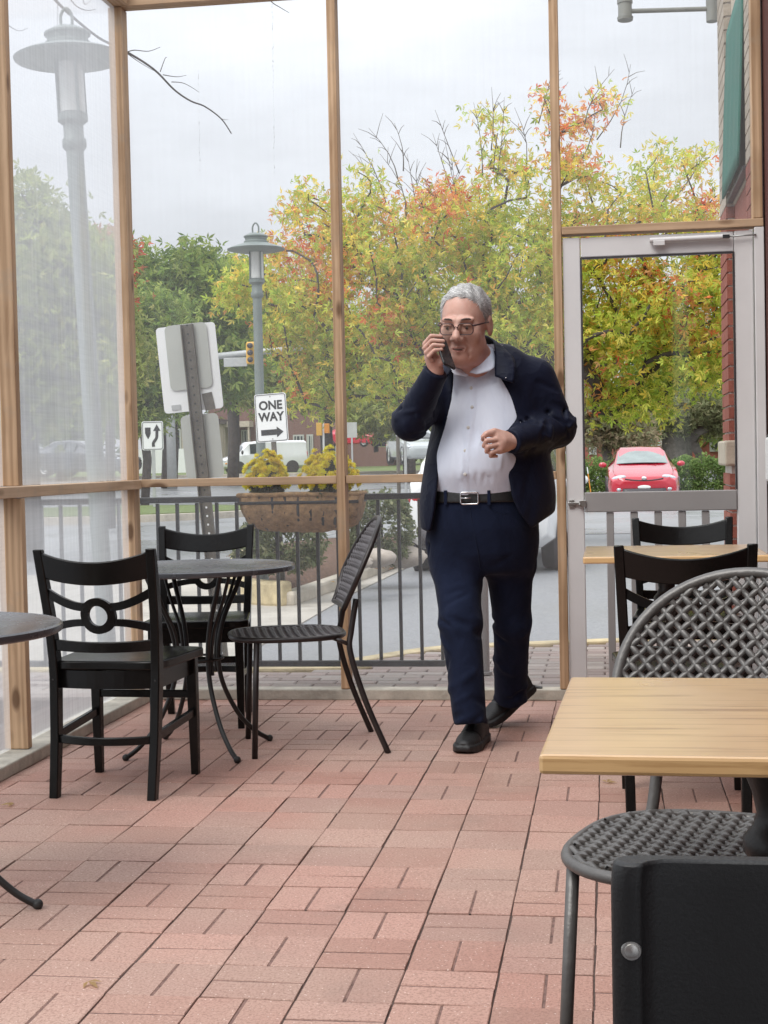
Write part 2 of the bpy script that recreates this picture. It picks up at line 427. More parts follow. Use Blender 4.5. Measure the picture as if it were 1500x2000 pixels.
def leaf_mat(name, trans=.35):
    m = MT(name)
    a = m.n('ShaderNodeVertexColor', layer_name='Col').outputs[0]
    P = m.coord('World'); n = m.noise(P, 6, 3)
    c = m.mix(m.math('MULTIPLY', n, .2), a, m.mix(.4, a, (.10, .12, .03)))
    d = m.bsdf(c, .55, 0, None, .35)
    t = m.n('ShaderNodeBsdfTranslucent', {0: c}).outputs[0]
    return m.done(m.n('ShaderNodeMixShader', {0: trans, 1: d, 2: t}).outputs[0])
M['leaf'] = leaf_mat('leaves', .6)
M['petal'] = leaf_mat('petals', .5)
M['bark'] = plain('dark_bark', (.075, .062, .055), .9, var=.4, scale=7, bump=.7, bscale=25)
M['bark_grey'] = plain('grey_bark', (.14, .125, .11), .9, var=.35, scale=5, bump=.6, bscale=25)
M['mulch'] = plain('leaf_mulch', (.13, .075, .05), .95, var=.6, scale=26, bump=1.0, bscale=50, kind='World')
M['grass'] = plain('lawn', (.12, .16, .045), .9, var=.4, scale=9, bump=.6, kind='World')
M['rock'] = plain('pale_rock', (.38, .33, .28), .9, var=.25, scale=6, bump=.6)
M['coir'] = plain('coir_liner', (.40, .25, .125), .95, var=.45, scale=38, bump=1.0, bscale=90)
M['yellow_kerb'] = plain('worn_yellow_kerb', (.52, .43, .26), .8, var=.35, scale=6, bump=.4, kind='World')
M['kerb'] = plain('pale_kerb', (.50, .45, .37), .85, var=.2, scale=5, bump=.4, kind='World')
M['lot_line'] = plain('white_lot_paint', (.7, .7, .69), .7, var=.1, kind='World')
M['awning'] = plain('green_awning_cloth', (.018, .145, .11), .7, var=.12, scale=5, bump=.2, bscale=60)
M['limestone'] = plain('limestone_band', (.50, .44, .35), .8, var=.15, scale=6, bump=.4)
M['pipe_paint'] = plain('pipe_olive_grey', (.24, .245, .22), .55, var=.1)
M['trim_dark'] = plain('dark_trim', (.045, .04, .045), .4, var=.1)

# ------------------------------------------------------------------ the ground outside
rng = random.Random(7)
def zg(y): return -0.14 + max(0.0, y-30)*0.009
def ground_strip(name, left, right, mat, dz, kind='structure'):
    """sheet between two polylines of (x, y), following the terrain"""
    V = []; F = []
    for (a, b) in zip(left, right):
        for t in np.linspace(0, 1, 7):
            x = a[0]+(b[0]-a[0])*t; y = a[1]+(b[1]-a[1])*t; V.append((x, y, zg(y)+dz))
    for i in range(len(left)-1):
        for k in range(6): F.append((i*7+k, i*7+k+1, (i+1)*7+k+1, (i+1)*7+k))
    o = link(name, mesh_np(name, V, F), mat); o['kind'] = kind
    return o
ys = [-6, 0, 6, 9, 12, 20, 30, 45, 60, 80, 100, 140, 200, 300, 600]
ground_strip('ground', [(-300, y) for y in ys], [(300, y) for y in ys], M['asphalt'], 0.0)
ys2 = [9.5, 14, 20, 30, 45, 60, 75]
ground_strip('road', [(-26, y) for y in ys2], [(-4.6 if y < 24 else -4.6-(y-24)*.02, y) for y in ys2], M['road'], 0.004)
ys3 = [24, 30, 36, 44, 52]
ground_strip('cross_road', [(-4.62, y) for y in ys3], [(40, y) for y in ys3], M['road'], 0.006)
ys4 = [84, 90, 100, 130, 200]
ground_strip('lawn', [(-160, y) for y in ys4], [(5, y) for y in ys4], M['grass'], 0.03)
ground_strip('far_lawn', [(5.0, 49), (5.0, 60), (5, 84), (5, 200)], [(120, 49), (120, 60), (120, 84), (120, 200)], M['grass'], 0.03)
# long pale kerb in front of the far lawn
o = tag(MB().bb(-160, 5, 83.6, 84.0, zg(84)-.05, zg(84)+.16).build('kerb', M['kerb'], None, bevel=.02), kind='structure')
o = tag(MB().bb(5, 120, 48.6, 49.0, zg(49)-.05, zg(49)+.14).build('lot_kerb', M['kerb'], None, bevel=.02), kind='structure')
# parking bay lines by the red car
for k, x in enumerate((-1.15, 1.75, 4.6, 7.5)):
    b = AD(1255, 960, 35.0)
    o = MB().bb(b[0]+x-.05, b[0]+x+.05, 33.0, 38.5, -.134, -.129).build('bay_line', M['lot_line']); o['kind'] = 'structure'

# grass traffic island with a pale kerb
isl = AD(250, 1010, 36.0); isl = (isl[0]-1.0, isl[1])
def ell(c, rx, ry, n=28, rot=0.0):
    return [(c[0]+rx*math.cos(t)*math.cos(rot)-ry*math.sin(t)*math.sin(rot), c[1]+rx*math.cos(t)*math.sin(rot)+ry*math.sin(t)*math.cos(rot)) for t in np.linspace(0, 2*math.pi, n, endpoint=False)]
o = MB().sheet(ell(isl, 4.6, 4.0), -.14, .03).build('island_kerb', M['kerb'], None); o['kind'] = 'structure'
o = MB().sheet(ell(isl, 4.3, 3.7), -.13, .05).build('island_lawn', M['grass'], None); o['kind'] = 'structure'

# walkway of grey-pink bricks outside the screen, with a worn yellow kerb
kp = [(-6.0, 7.78)]+[tuple(AZ(px, py, 0)[:2]) for px, py in ((560, 1306), (700, 1290), (867, 1266), (1088, 1256), (1190, 1252), (1400, 1246))]+[(1.6, 9.3)]
kp = [(float(a), float(b)) for a, b in kp]
kerb_line = [tuple(p) for p in spline([(a, b, 0) for a, b in kp], 6)]
wl = MB(); wl.sheet([(-6, 6.9)]+[(1.6, 6.9)]+[(p[0], p[1]) for p in reversed(kerb_line)], -.16, -.022)
walk = wl.build('walkway', M['joint']); walk['kind'] = 'structure'
kb = MB(); kb.tube([(p[0], p[1]+.06, -.075) for p in kerb_line], .065, n=4, flat=1.2, upv=(0, 0, 1))
kb.build('walkway_kerb', M['yellow_kerb'], None, bevel=.015)['kind'] = 'structure'
m_ = MT('walkway_brick'); a_ = m_.n('ShaderNodeVertexColor', layer_name='Col').outputs[0]; f_ = m_.noise(m_.coord('World'), 60, 4, .7)
M['walk_brick'] = m_.done(m_.bsdf(m_.mix(m_.math('MULTIPLY', f_, .5), a_, (.16, .13, .12)), .6, 0, m_.bump(f_, .4, .004), .45))
def cham(x0, x1, y0, y1, zt, zb, c=.004):
    V = [(x0, y0, zb), (x1, y0, zb), (x1, y1, zb), (x0, y1, zb), (x0, y0, zt-c), (x1, y0, zt-c), (x1, y1, zt-c), (x0, y1, zt-c), (x0+c, y0+c, zt), (x1-c, y0+c, zt), (x1-c, y1-c, zt), (x0+c, y1-c, zt)]
    F = [(0, 1, 5, 4), (1, 2, 6, 5), (2, 3, 7, 6), (3, 0, 4, 7), (4, 5, 9, 8), (5, 6, 10, 9), (6, 7, 11, 10), (7, 4, 8, 11), (8, 9, 10, 11)]
    return V, F
def kerb_y(x):
    return float(np.interp(x, [p[0] for p in kerb_line], [p[1] for p in kerb_line]))
V = []; F = []; C = []
for r_ in range(24):
    y0 = 6.93+r_*.103
    for c_ in range(38):
        x0 = -5.9+c_*.206+(r_ % 2)*.103
        if y0+.1 > kerb_y(x0+.1)-.01 or x0 > 1.3: continue
        v, f = cham(x0, x0+.2, y0, y0+.097, -.004+rng.uniform(-.002, .002), -.03, .005)
        n = len(V); V += v; F += [tuple(i+n for i in q) for q in f]
        g = rng.uniform(.75, 1.15); col = rng.choice([(.36, .27, .235), (.40, .33, .29), (.34, .26, .23), (.42, .36, .32)])
        C += [(col[0]*g, col[1]*g, col[2]*g, 1)]*12
me = mesh_np('walk_bricks', V, F); ca = me.color_attributes.new('Col', 'FLOAT_COLOR', 'POINT'); ca.data.foreach_set('color', np.array(C, np.float32).ravel())
o = link('brick_paving', me, M['walk_brick'], walk); o['kind'] = 'stuff'

# pale concrete apron between the fence and the planting bed
ap = [AZ(px, py, -.14)[:2] for px, py in ((-150, 1300), (330, 1296), (470, 1283), (560, 1236), (690, 1160), (820, 1098), (790, 1080), (640, 1105), (470, 1130), (300, 1120), (-150, 1130))]
ap = [(float(a), float(b)) for a, b in ap]
o = MB().sheet(ap, -.16, -.13).build('pavement', M['concrete']); o['kind'] = 'structure'
# planting bed with a chunky yellow kerb nose
bedp = [AZ(px, py, -.1)[:2] for px, py in ((478, 1168), (560, 1176), (640, 1148), (740, 1112), (830, 1080), (815, 1060), (700, 1062), (560, 1072), (470, 1100), (462, 1140))]
bedp = [(float(a), float(b)) for a, b in bedp]
bc = (sum(p[0] for p in bedp)/len(bedp), sum(p[1] for p in bedp)/len(bedp))
V = [(bc[0], bc[1], .12)]; F = []
for t, z in ((.55, .10), (.85, .03), (1.0, -.05)):
    V += [(bc[0]+(p[0]-bc[0])*t, bc[1]+(p[1]-bc[1])*t, z) for p in bedp]
n = len(bedp)
F += [(0, 1+i, 1+(i+1) % n) for i in range(n)]
for k in range(2): F += [(1+k*n+i, 1+(k+1)*n+i, 1+(k+1)*n+(i+1) % n, 1+k*n+(i+1) % n) for i in range(n)]
bed = link('planting_bed', mesh_np('bed', V, F), M['mulch'], None, True); bed['kind'] = 'structure'
ks = [bedp[8], bedp[9], bedp[0], bedp[1]]
MB().tube([(p[0], p[1], -.03) for p in spline([(p[0], p[1], 0) for p in ks], 5)], .085, n=4, flat=1.3, upv=(0, 0, 1)).build('bed_kerb_nose', M['yellow_kerb'], None, bevel=.03)['kind'] = 'structure'
ks = [bedp[i] for i in (1, 2, 3, 4, 5)]
MB().tube([(p[0], p[1], -.08) for p in spline([(p[0], p[1], 0) for p in ks], 5)], .07, n=4, flat=1.0, upv=(0, 0, 1)).build('bed_kerb', M['kerb'], None, bevel=.03)['kind'] = 'structure'

# ------------------------------------------------------------------ patio floor, paver by paver
T = 0.2032; FX0, FY0 = -.2487, 2.98632
fl = MB().bb(-2.6, .71, .2, 6.9, -.12, -.003).build('floor', M['joint']); fl['kind'] = 'structure'
def paver_mesh(kind, k):
    g = .0046; a = T-g; b = T-.0055; mb = MB(); rr = random.Random(k*7+len(kind))
    if kind == 'plain': cells = [(-a/2, a/2, -b/2, b/2)]
    elif kind == 'lengthwise': cells = [(-a/2, -.0033, -b/2, b/2), (.0033, a/2, -b/2, b/2)]
    else: cells = [(-a/2, a/2, -b/2, -.0042), (-a/2, a/2, .0042, b/2)]
    for (x0, x1, y0, y1) in cells:
        V, F = cham(x0, x1, y0, y1, 0.0, -.04, .0014)
        V = [(x+(rr.uniform(-.0012, .0012)), y+rr.uniform(-.0012, .0012), z+(rr.uniform(-.0008, .0008) if z > -.01 else 0)) for x, y, z in V]
        mb.add(V, F)
    if kind != 'plain':   # floor of the pressed groove
        mb.add([(-a/2, -b/2, -.0020), (a/2, -b/2, -.0020), (a/2, b/2, -.0020), (-a/2, b/2, -.0020)], [(0, 1, 2, 3)])
    me = mb.mesh('paver_'+kind); me.materials.append(M['paver']); me.materials.append(M['groove'])
    if kind != 'plain': me.polygons[len(me.polygons)-1].material_index = 1
    return me
PV = {k: [paver_mesh(k, i) for i in range(5)] for k in ('plain', 'lengthwise', 'crosswise')}
cells = []
for r_ in range(-4, 19):
    for c_ in range(-12, 6):
        x = FX0+(c_+.5)*T; y = FY0+(r_+.5)*T
        if x > .62 or x < -2.14-T*.6 or y > 6.80+T*.5: continue
        px, py, D = PX((x, y, 0))
        if px < -170 or px > 1620 or py > 2150: continue
        if 5 <= r_ <= 8: kd = 'plain'
        elif r_ <= 4: kd = 'crosswise' if (r_+c_) % 2 == 1 else 'lengthwise'
        else: kd = 'crosswise' if (r_+c_) % 2 == 0 else 'lengthwise'
        cells.append((D, x, y, kd))
cells.sort()
for i, (D, x, y, kd) in enumerate(cells[:300]):
    o = bpy.data.objects.new('paver', rng.choice(PV[kd])); COL.objects.link(o); o.parent = fl
    o.location = (x+rng.uniform(-.0008, .0008), y+rng.uniform(-.0008, .0008), rng.uniform(-.0006, .0022))
    o.rotation_euler = (rng.uniform(-.008, .008), rng.uniform(-.008, .008), rng.uniform(-.004, .004))
if len(cells) > 300:
    mb = MB()
    for (D, x, y, kd) in cells[300:]:
        me = PV[kd][0]; mb.add([(v.co.x+x, v.co.y+y, v.co.z) for v in me.vertices], [tuple(p.vertices) for p in me.polygons])
    o = mb.build('far_pavers', M['paver'], fl); o['kind'] = 'stuff'

# ------------------------------------------------------------------ timber screen walls with vinyl panels
fw = thing('timber_screen_wall', 'pine framed front screen wall with clear vinyl panels behind the man', 'screen wall', (-1.2, 6.84, 0))
def part(name, mat, par, x0, x1, y0, y1, z0, z1, bevel=.003):
    return MB().bb(x0, x1, y0, y1, z0, z1).build(name, mat, par, bevel=bevel, world=True)
part('sill', M['sill_wood'], fw, -2.13, -.19, 6.80, 6.89, 0, .052, .006)
part('threshold', M['sill_wood'], fw, -.188, .69, 6.80, 6.89, 0, .03, .004)
for nm, x0, x1, z0, z1 in (('corner_post', -2.268, -2.205, .0, 3.24), ('post', -1.237, -1.197, .054, 3.24), ('post', -.230, -.190, .054, 3.24), ('post', .648, .69, 2.135, 3.24)):
    part(nm, M['pine_z'], fw, x0, x1, 6.80, 6.888, z0, z1)
part('top_beam', M['pine_x'], fw, -2.262, .695, 6.803, 6.885, 3.242, 3.33)
for x0, x1 in ((-2.203, -1.239), (-1.195, -.232)):
    part('rail', M['pine_x'], fw, x0, x1, 6.808, 6.885, 1.003, 1.040)
part('door_header', M['pine_x'], fw, -.188, .692, 6.798, 6.885, 2.098, 2.133)
part('painted_jamb', M['doorpaint'], fw, .652, .694, 6.80, 6.885, .032, 2.096)
def panel(x0, x1, z0, z1, y=6.872):
    """thin sheet with a faint billow, as slack vinyl has"""
    V = []; F = []; n = 14
    for j in range(n+1):
        for i in range(n+1):
            u = i/n; v = j/n
            b = .006*math.sin(math.pi*u)*math.sin(math.pi*v)*math.sin(3.1*u+5*v+x0*7)
            V.append((x0+(x1-x0)*u, y+b, z0+(z1-z0)*v))
    for j in range(n):
        for i in range(n): F.append((j*(n+1)+i, j*(n+1)+i+1, (j+1)*(n+1)+i+1, (j+1)*(n+1)+i))
    return link('vinyl_panel', mesh_np('vinyl', V, F), M['vinyl_clear'], fw, True, world=True)
for x0, x1 in ((-2.203, -1.239), (-1.195, -.232)):
    panel(x0, x1, 1.042, 3.24); panel(x0, x1, .054, 1.001)
panel(-.188, .646, 2.135, 3.24)

lw = thing('timber_screen_wall', 'pine framed left screen wall with milky crinkled vinyl', 'screen wall', (-2.2, 5.9, 0))
part('sill', M['sill_wood'], lw, -2.27, -2.135, 3.4, 6.795, 0, .05, .006)
for y0 in (5.335, 3.92):
    part('post', M['pine_z'], lw, -2.262, -2.168, y0, y0+.04, .052, .994)
    part('post', M['pine_z'], lw, -2.262, -2.175, y0, y0+.04, 1.040, 3.24)
part('rail', M['pine_y'], lw, -2.262, -2.166, 3.4, 6.797, .996, 1.038)
part('top_beam', M['pine_y'], lw, -2.262, -2.17, 3.4, 6.797, 3.242, 3.33)
def lpanel(y0, y1, z0, z1):
    V = []; F = []; n = 40; m2 = 16; r5 = random.Random(int(y0*100+z0*10))
    ph = [(r5.uniform(4, 30), r5.uniform(-5, 5), r5.uniform(0, 6), r5.uniform(.0004, .0016)) for _ in range(9)]
    for j in range(m2+1):
        for i in range(n+1):
            u = i/n; v = j/m2
            b = sum(a*math.sin(kx*u+kz*v+p) for kx, kz, p, a in ph)*math.sin(math.pi*u)
            V.append((-2.236+b, y0+(y1-y0)*u, z0+(z1-z0)*v))
    for j in range(m2):
        for i in range(n): F.append((j*(n+1)+i, j*(n+1)+i+1, (j+1)*(n+1)+i+1, (j+1)*(n+1)+i))
    return link('vinyl_panel', mesh_np('vinyl_left', V, F), M['vinyl_milky'], lw, True, world=True)
for y0, y1 in ((5.377, 6.797), (3.962, 5.333)):
    lpanel(y0, y1, 1.04, 3.24); lpanel(y0, y1, .052, .994)

# ------------------------------------------------------------------ glazed door with a low barred panel
dr = thing('glazed_door', 'white framed glazed door with grey bars below and a closer on top', 'door', (.23, 6.83, 0))
DY0, DY1 = 6.812, 6.856
part('stile', M['doorpaint'], dr, -.186, -.108, DY0, DY1, .034, 2.085, .004)
part('stile', M['doorpaint'], dr, .566, .646, DY0, DY1, .034, 2.085, .004)
part('top_rail', M['doorpaint'], dr, -.106, .564, DY0+.002, DY1-.002, 1.995, 2.083, .004)
part('bottom_rail', M['doorpaint'], dr, -.106, .564, DY0+.002, DY1-.002, .034, .10, .004)
part('mid_rail', M['gatepaint'], dr, -.106, .564, DY0-.008, DY1+.004, .853, .942, .004)
for k, px in enumerate((1192, 1239, 1286, 1333, 1379)):
    x = AY(px, 1030, DY0)[0]; part('baluster', M['gatepaint'], dr, x-.0165, x+.0165, DY0, DY1-.01, .102, .851, .003)
g = MB().bb(-.104, .562, 6.834, 6.838, .944, 1.993).build('glass_pane', M['glass'], dr, world=True)
for nm, x0, x1, z0, z1 in (('gasket', -.1085, -.101, .944, 1.993), ('gasket', .559, .5665, .944, 1.993)):
    part(nm, M['trim_dark'], dr, x0, x1, DY0-.003, DY0+.02, z0, z1, 0)
part('gasket', M['trim_dark'], dr, -.100, .558, DY0-.003, DY0+.02, 1.987, 1.9945, 0)
cl = MB().tube([(.20, 6.795, 2.055), (.545, 6.795, 2.058)], .012, 12).build('closer', M['doorpaint'], dr, 40, world=True)
lk = MB().tube([(.545, 6.795, 2.058), (.66, 6.795, 2.062)], .004, 8).build('closer_rod', M['galv'], cl, True); lk.location = (0, 0, 0)
lk.data.transform(Matrix.Translation(dr.location).inverted())
bx = MB().bb(.215, .265, 6.780, 6.796, 2.03, 2.052).build('closer_bracket', M['doorpaint'], cl, bevel=.002); bx.data.transform(Matrix.Translation(dr.location).inverted())
bx = MB().bb(.515, .545, 6.781, 6.783, 2.050, 2.066).build('closer_label', M['ink'], cl); bx.data.transform(Matrix.Translation(dr.location).inverted())
la = MB(); la.box((-.142, 6.804, .893), (.075, .012, .012)); la.box((-.165, 6.806, .893), (.022, .008, .035)); la.box((-.115, 6.80, .893), (.03, .01, .028)); la.tube([(-.128, 6.796, .893), (-.128, 6.782, .885)], .004, 8)
la.build('latch', M['steel'], dr, bevel=.0015, world=True)

# ------------------------------------------------------------------ brick building along the right side
bd = thing('brick_building', 'brick building along the right edge with a corner pier and pale upper storey', 'building', (.75, 4.0, 0))
part('wall', M['brick_dark'], bd, .70, 3.5, .6, 6.90, -.1, 3.6, 0)
part('wall', M['brick_red'], bd, .712, 3.5, 6.902, 8.5, -.15, 2.46, 0)
part('upper_wall', M['limestone'], bd, .705, 3.5, 6.902, 8.49, 2.462, 6.0, 0)
part('trim', M['trim_dark'], bd, .690, .704, 6.902, 8.49, 3.40, 3.45, .003)
pier = MB().bb(.678, 3.5, 8.51, 8.965, -.15, 4.6).build('pier', M['mortar'], bd, world=True)
npier = MB().bb(.694, 1.0, 7.18, 7.5, -.15, 4.6).build('near_pier', M['mortar'], bd, world=True)
def pier_bricks(par, X, y0, y1, w0, zs, zsplit):
    ch = .0735; B = {}
    def brick(x0, x1, ya, yb, z0, mat, key):
        if key not in B:
            me = MB().box((0, 0, 0), (x1-x0, yb-ya, ch-.011)).mesh('brick'); me.materials.append(mat); B[key] = me
        o = bpy.data.objects.new('brick', B[key]); COL.objects.link(o); o.parent = par
        o.location = Vector(((x0+x1)/2, (ya+yb)/2, z0+(ch-.011)/2))-Vector(bd.location)
    z = zs[0]; k = 0
    while z < zs[1]:
        mt = M['brick_red'] if z < zsplit else M['brick_tan']; tn = z < zsplit
        if not (1.03 < z+ch/2 < 1.165 and par is pier):
            d = y1-y0
            cut = [0, .5, 1] if k % 2 else [0, .25, .75, 1]
            for a, b in zip(cut[:-1], cut[1:]):
                ya = y0-(.012 if a == 0 else 0)+d*a+.004; yb = y0+d*b-.004
                brick(X-.012, X+.10, ya, yb, z, mt, (tn, k % 2, a))
        z += ch; k += 1
pier_bricks(pier, .678, 8.51, 8.965, .05, (-.1, 4.4), 2.45)
pier_bricks(npier, .694, 7.18, 7.5, .05, (2.2, 4.2), 2.45)
part('stone_band', M['limestone'], bd, .640, .9, 8.475, 9.0, 1.035, 1.175, .012)
aw = thing('awning_panel', 'green cloth awning panel fixed between the brick piers, high at the right', 'awning', (.70, 8.0, 2.5))
V = []; F = []
for j in range(13):
    for i in range(25):
        u = i/24; v = j/12
        V.append((.690-.035*(1-v)+.004*math.sin(u*23)*(1-abs(2*v-1)), 7.505+u*(8.49-7.505), 2.50+v*.90))
for j in range(12):
    for i in range(24): F.append((j*25+i, j*25+i+1, (j+1)*25+i+1, (j+1)*25+i))
c = link('cloth', mesh_np('awning', V, F), M['awning'], aw, True, world=True)
sm = c.modifiers.new('thick', 'SOLIDIFY'); sm.thickness = .012
part('batten', M['trim_dark'], aw, .668, .70, 7.505, 8.49, 2.475, 2.497, .002)
# bracket of painted pipe sticking out of the pier
br = thing('pipe_bracket', 'grey painted pipe bracket with a capped end, high by the pier', 'bracket', AD(1390, 20, 8.9))
p0 = AD(1225, 22, 8.75); p1 = AD(1392, 17, 8.75); q0 = AD(1232, -18, 8.75); q1 = AD(1392, -22, 8.75)
MB().tube([p0, p1], .014, 12).build('arm', M['pipe_paint'], br, 40, world=True)
MB().tube([q0, q1], .014, 12).build('arm', M['pipe_paint'], br, 40, world=True)
a = AD(1221, 40, 8.75); b = AD(1219, -60, 8.75)
MB().tube([a, AD(1221, 34, 8.75), AD(1220.8, 33, 8.75), AD(1220.5, 8, 8.75), AD(1220.4, 7, 8.75), b], [.044, .047, .040, .040, .045, .045], 18).build('end_fitting', M['pipe_paint'], br, 40, world=True)
MB().tube([AD(1391, 42, 8.75), AD(1389, -60, 8.75)], .034, 18).build('wall_plate', M['pipe_paint'], br, 40, world=True)
# framed notice on the inner wall
nb = thing('wall_box', 'white notice with dark edge on the inner brick wall at the right edge', 'notice', (.69, 6.55, 1.05))
part('board', M['signwhite'], nb, .672, .694, 6.42, 6.66, .98, 1.17, .01)
part('frame', M['ink'], nb, .680, .699, 6.40, 6.68, .965, 1.185, .01)

part('unseen_shade_wall', M['brick_dark'], bd, -3.4, .698, -2.9, -2.5, -.1, 4.4, 0)  # unseen wall behind the camera, added to darken surfaces facing it
part('unseen_shade_eave', M['trim_dark'], bd, -3.4, .698, -2.48, -1.2, 3.5, 3.6, 0)  # unseen eave on that wall, added for the same shading

# ------------------------------------------------------------------ black railing outside
FY = 7.40
fe = thing('metal_railing', 'black metal railing with thin upright bars outside the screen', 'railing', (-1.9, FY, 0))
part('top_rail', M['fence'], fe, -4.0, -.815, FY-.02, FY+.02, .912, .942, .004)
part('bottom_rail', M['fence'], fe, -4.0, -.815, FY-.015, FY+.015, .075, .105, .004)
x = -.828
while x > -4.0:
    part('bar', M['fence'], fe, x-.008, x+.008, FY-.008, FY+.008, .107, .910, 0); x -= .1035
for x in (-3.95,):
    part('post', M['fence'], fe, x-.02, x+.02, FY+.022, FY+.062, -.02, .95, .004)
part('foot', M['fence'], fe, -2.50, -2.47, FY-.012, FY+.012, -.02, .073, .002)
bo = thing('steel_bollard', 'short grey round bollard on the walkway behind the man', 'bollard', AZ(945, 1316, 0))
MB().lathe([(.0, 0), (.044, 0), (.044, .012), (.031, .014), (.031, .60), (.028, .62), (.012, .635), (0, .636)], 20).build('tube', M['gatepaint'], bo, 40)

# ------------------------------------------------------------------ black wooden chairs (front = +y, back = -y)
def wooden_chair(label, loc, rz, group='black wooden ring-back chairs'):
    t = thing('wooden_chair', label, 'chair', loc, rz, group); bw = M['black_wood']
    def post_y(z): return float(np.interp(z, [0, .2, .43, .60, .835], [-.235, -.200, -.180, -.198, -.258]))
    def post_x(z): return float(np.interp(z, [0, .43, .835], [.172, .180, .197]))
    zs = [0, .1, .2, .3, .40, .46, .52, .62, .72, .80, .835]
    for s in (-1, 1):
        V = []; F = []
        for i, z in enumerate(zs):
            hw = .0155; hd = float(np.interp(z, [0, .2, .43, .7, .835], [.017, .021, .024, .019, .014]))
            x = s*post_x(z); y = post_y(z)
            V += [(x-hw, y-hd, z), (x+hw, y-hd, z), (x+hw, y+hd, z), (x-hw, y+hd, z)]
            if i:
                a = (i-1)*4; b = i*4
                F += [(a+k, a+(k+1) % 4, b+(k+1) % 4, b+k) for k in range(4)]
        F += [(3, 2, 1, 0), tuple(len(V)-4+k for k in range(4))]
        link('rear_leg', mesh_np('rear_leg', V, F), bw, t, 35, .004)
    for s in (-1, 1):
        MB().tube([(s*.182, .178, 0), (s*.182, .175, .20), (s*.180, .170, .425)], [.0135, .0165, .0185], n=4, upv=(0, 1, 0)).build('front_leg', bw, t, None, .003)
    # dished seat, wider at the front
    V = []; F = []; nu, nv = 14, 14
    def seat_pt(u, v, top):
        hw = .195+.028*v; y = -.195+.41*v
        a = 2*u-1
        x = a*hw; rnd = .035*max(0, (abs(a)-.75)/.25)**2
        if v > .8: y -= rnd*((v-.8)/.2)
        if v < .1: y += rnd*.5
        z = .456-.010*(1-a*a)*math.sin(math.pi*min(1, v*1.1)) if top else .424
        return (x, y, z)
    for top in (True, False):
        for j in range(nv+1):
            for i in range(nu+1): V.append(seat_pt(i/nu, j/nv, top))
    k0 = (nu+1)*(nv+1); q = lambda j, i: j*(nu+1)+i
    for j in range(nv):
        for i in range(nu):
            F.append((q(j, i), q(j, i+1), q(j+1, i+1), q(j+1, i))); F.append((k0+q(j, i), k0+q(j+1, i), k0+q(j+1, i+1), k0+q(j, i+1)))
    for i in range(nu): F += [(q(0, i), k0+q(0, i), k0+q(0, i+1), q(0, i+1)), (q(nv, i+1), k0+q(nv, i+1), k0+q(nv, i), q(nv, i))]
    for j in range(nv): F += [(q(j+1, 0), k0+q(j+1, 0), k0+q(j, 0), q(j, 0)), (q(j, nu), k0+q(j, nu), k0+q(j+1, nu), q(j+1, nu))]
    link('seat', mesh_np('seat', V, F), bw, t, 40, .006)
    ap = MB()
    ap.bb(-.165, .165, .158, .176, .362, .422); ap.bb(-.183, -.166, -.16, .157, .362, .4215); ap.bb(.166, .183, -.16, .157, .362, .4215)
    V = []
    for x in np.linspace(-.166, .166, 11):
        V.append((x, -.178-.02*(1-(x/.166)**2)))
    for a, b in zip(V[:-1], V[1:]):
        ap.add([(a[0], a[1], .362), (b[0], b[1], .362), (b[0], b[1]+.018, .362), (a[0], a[1]+.018, .362), (a[0], a[1], .4225), (b[0], b[1], .4225), (b[0], b[1]+.018, .4225), (a[0], a[1]+.018, .4225)], [(0, 1, 5, 4), (2, 3, 7, 6), (0, 3, 2, 1), (4, 5, 6, 7)])
    ap.build('apron', bw, t)
    # bowed back pieces: y bulges backwards in the middle
    def bow(x, z): return post_y(z)-.034*(1-(x/.19)**2)
    def bowed(zlo, zhi, th, n=22, x0=-.186, x1=.186):
        V = []; F = []
        for i in range(n+1):
            x = x0+(x1-x0)*i/n
            lo, hi = zlo(x), zhi(x)
            V += [(x, bow(x, lo)-th, lo), (x, bow(x, hi)-th, hi), (x, bow(x, hi)+th, hi), (x, bow(x, lo)+th, lo)]
            if i:
                a = (i-1)*4; b = i*4; F += [(a+k, b+k, b+(k+1) % 4, a+(k+1) % 4) for k in range(4)]
        F += [(0, 1, 2, 3), tuple(reversed([n*4+k for k in range(4)]))]
        return V, F
    V, F = bowed(lambda x: .715+.024*(x/.19)**2, lambda x: .793+.034*(x/.19)**2, .0105)
    link('top_rail', mesh_np('top_rail', V, F), bw, t, 40, .005)
    V, F = bowed(lambda x: .487+.006*(x/.19)**2, lambda x: .523+.008*(x/.19)**2, .009)
    link('lower_rail', mesh_np('lower_rail', V, F), bw, t, 40, .003)
    # bow-tie splat: ring in the middle, four flaring arms
    sp = MB(); zc = .612
    ri, ro = .034, .061; n = 36
    V = []; F = []
    for k in range(n):
        a = 2*math.pi*k/n
        for r_ in (ri, ro):
            x = r_*math.cos(a); z = zc+r_*math.sin(a)
            V += [(x, bow(x, z)-.009, z), (x, bow(x, z)+.009, z)]
    for k in range(n):
        a = k*4; b = ((k+1) % n)*4
        F += [(a, b, b+2, a+2), (a+3, b+3, b+1, a+1), (a+2, b+2, b+3, a+3), (a+1, b+1, b, a)]
    sp.add(V, F)
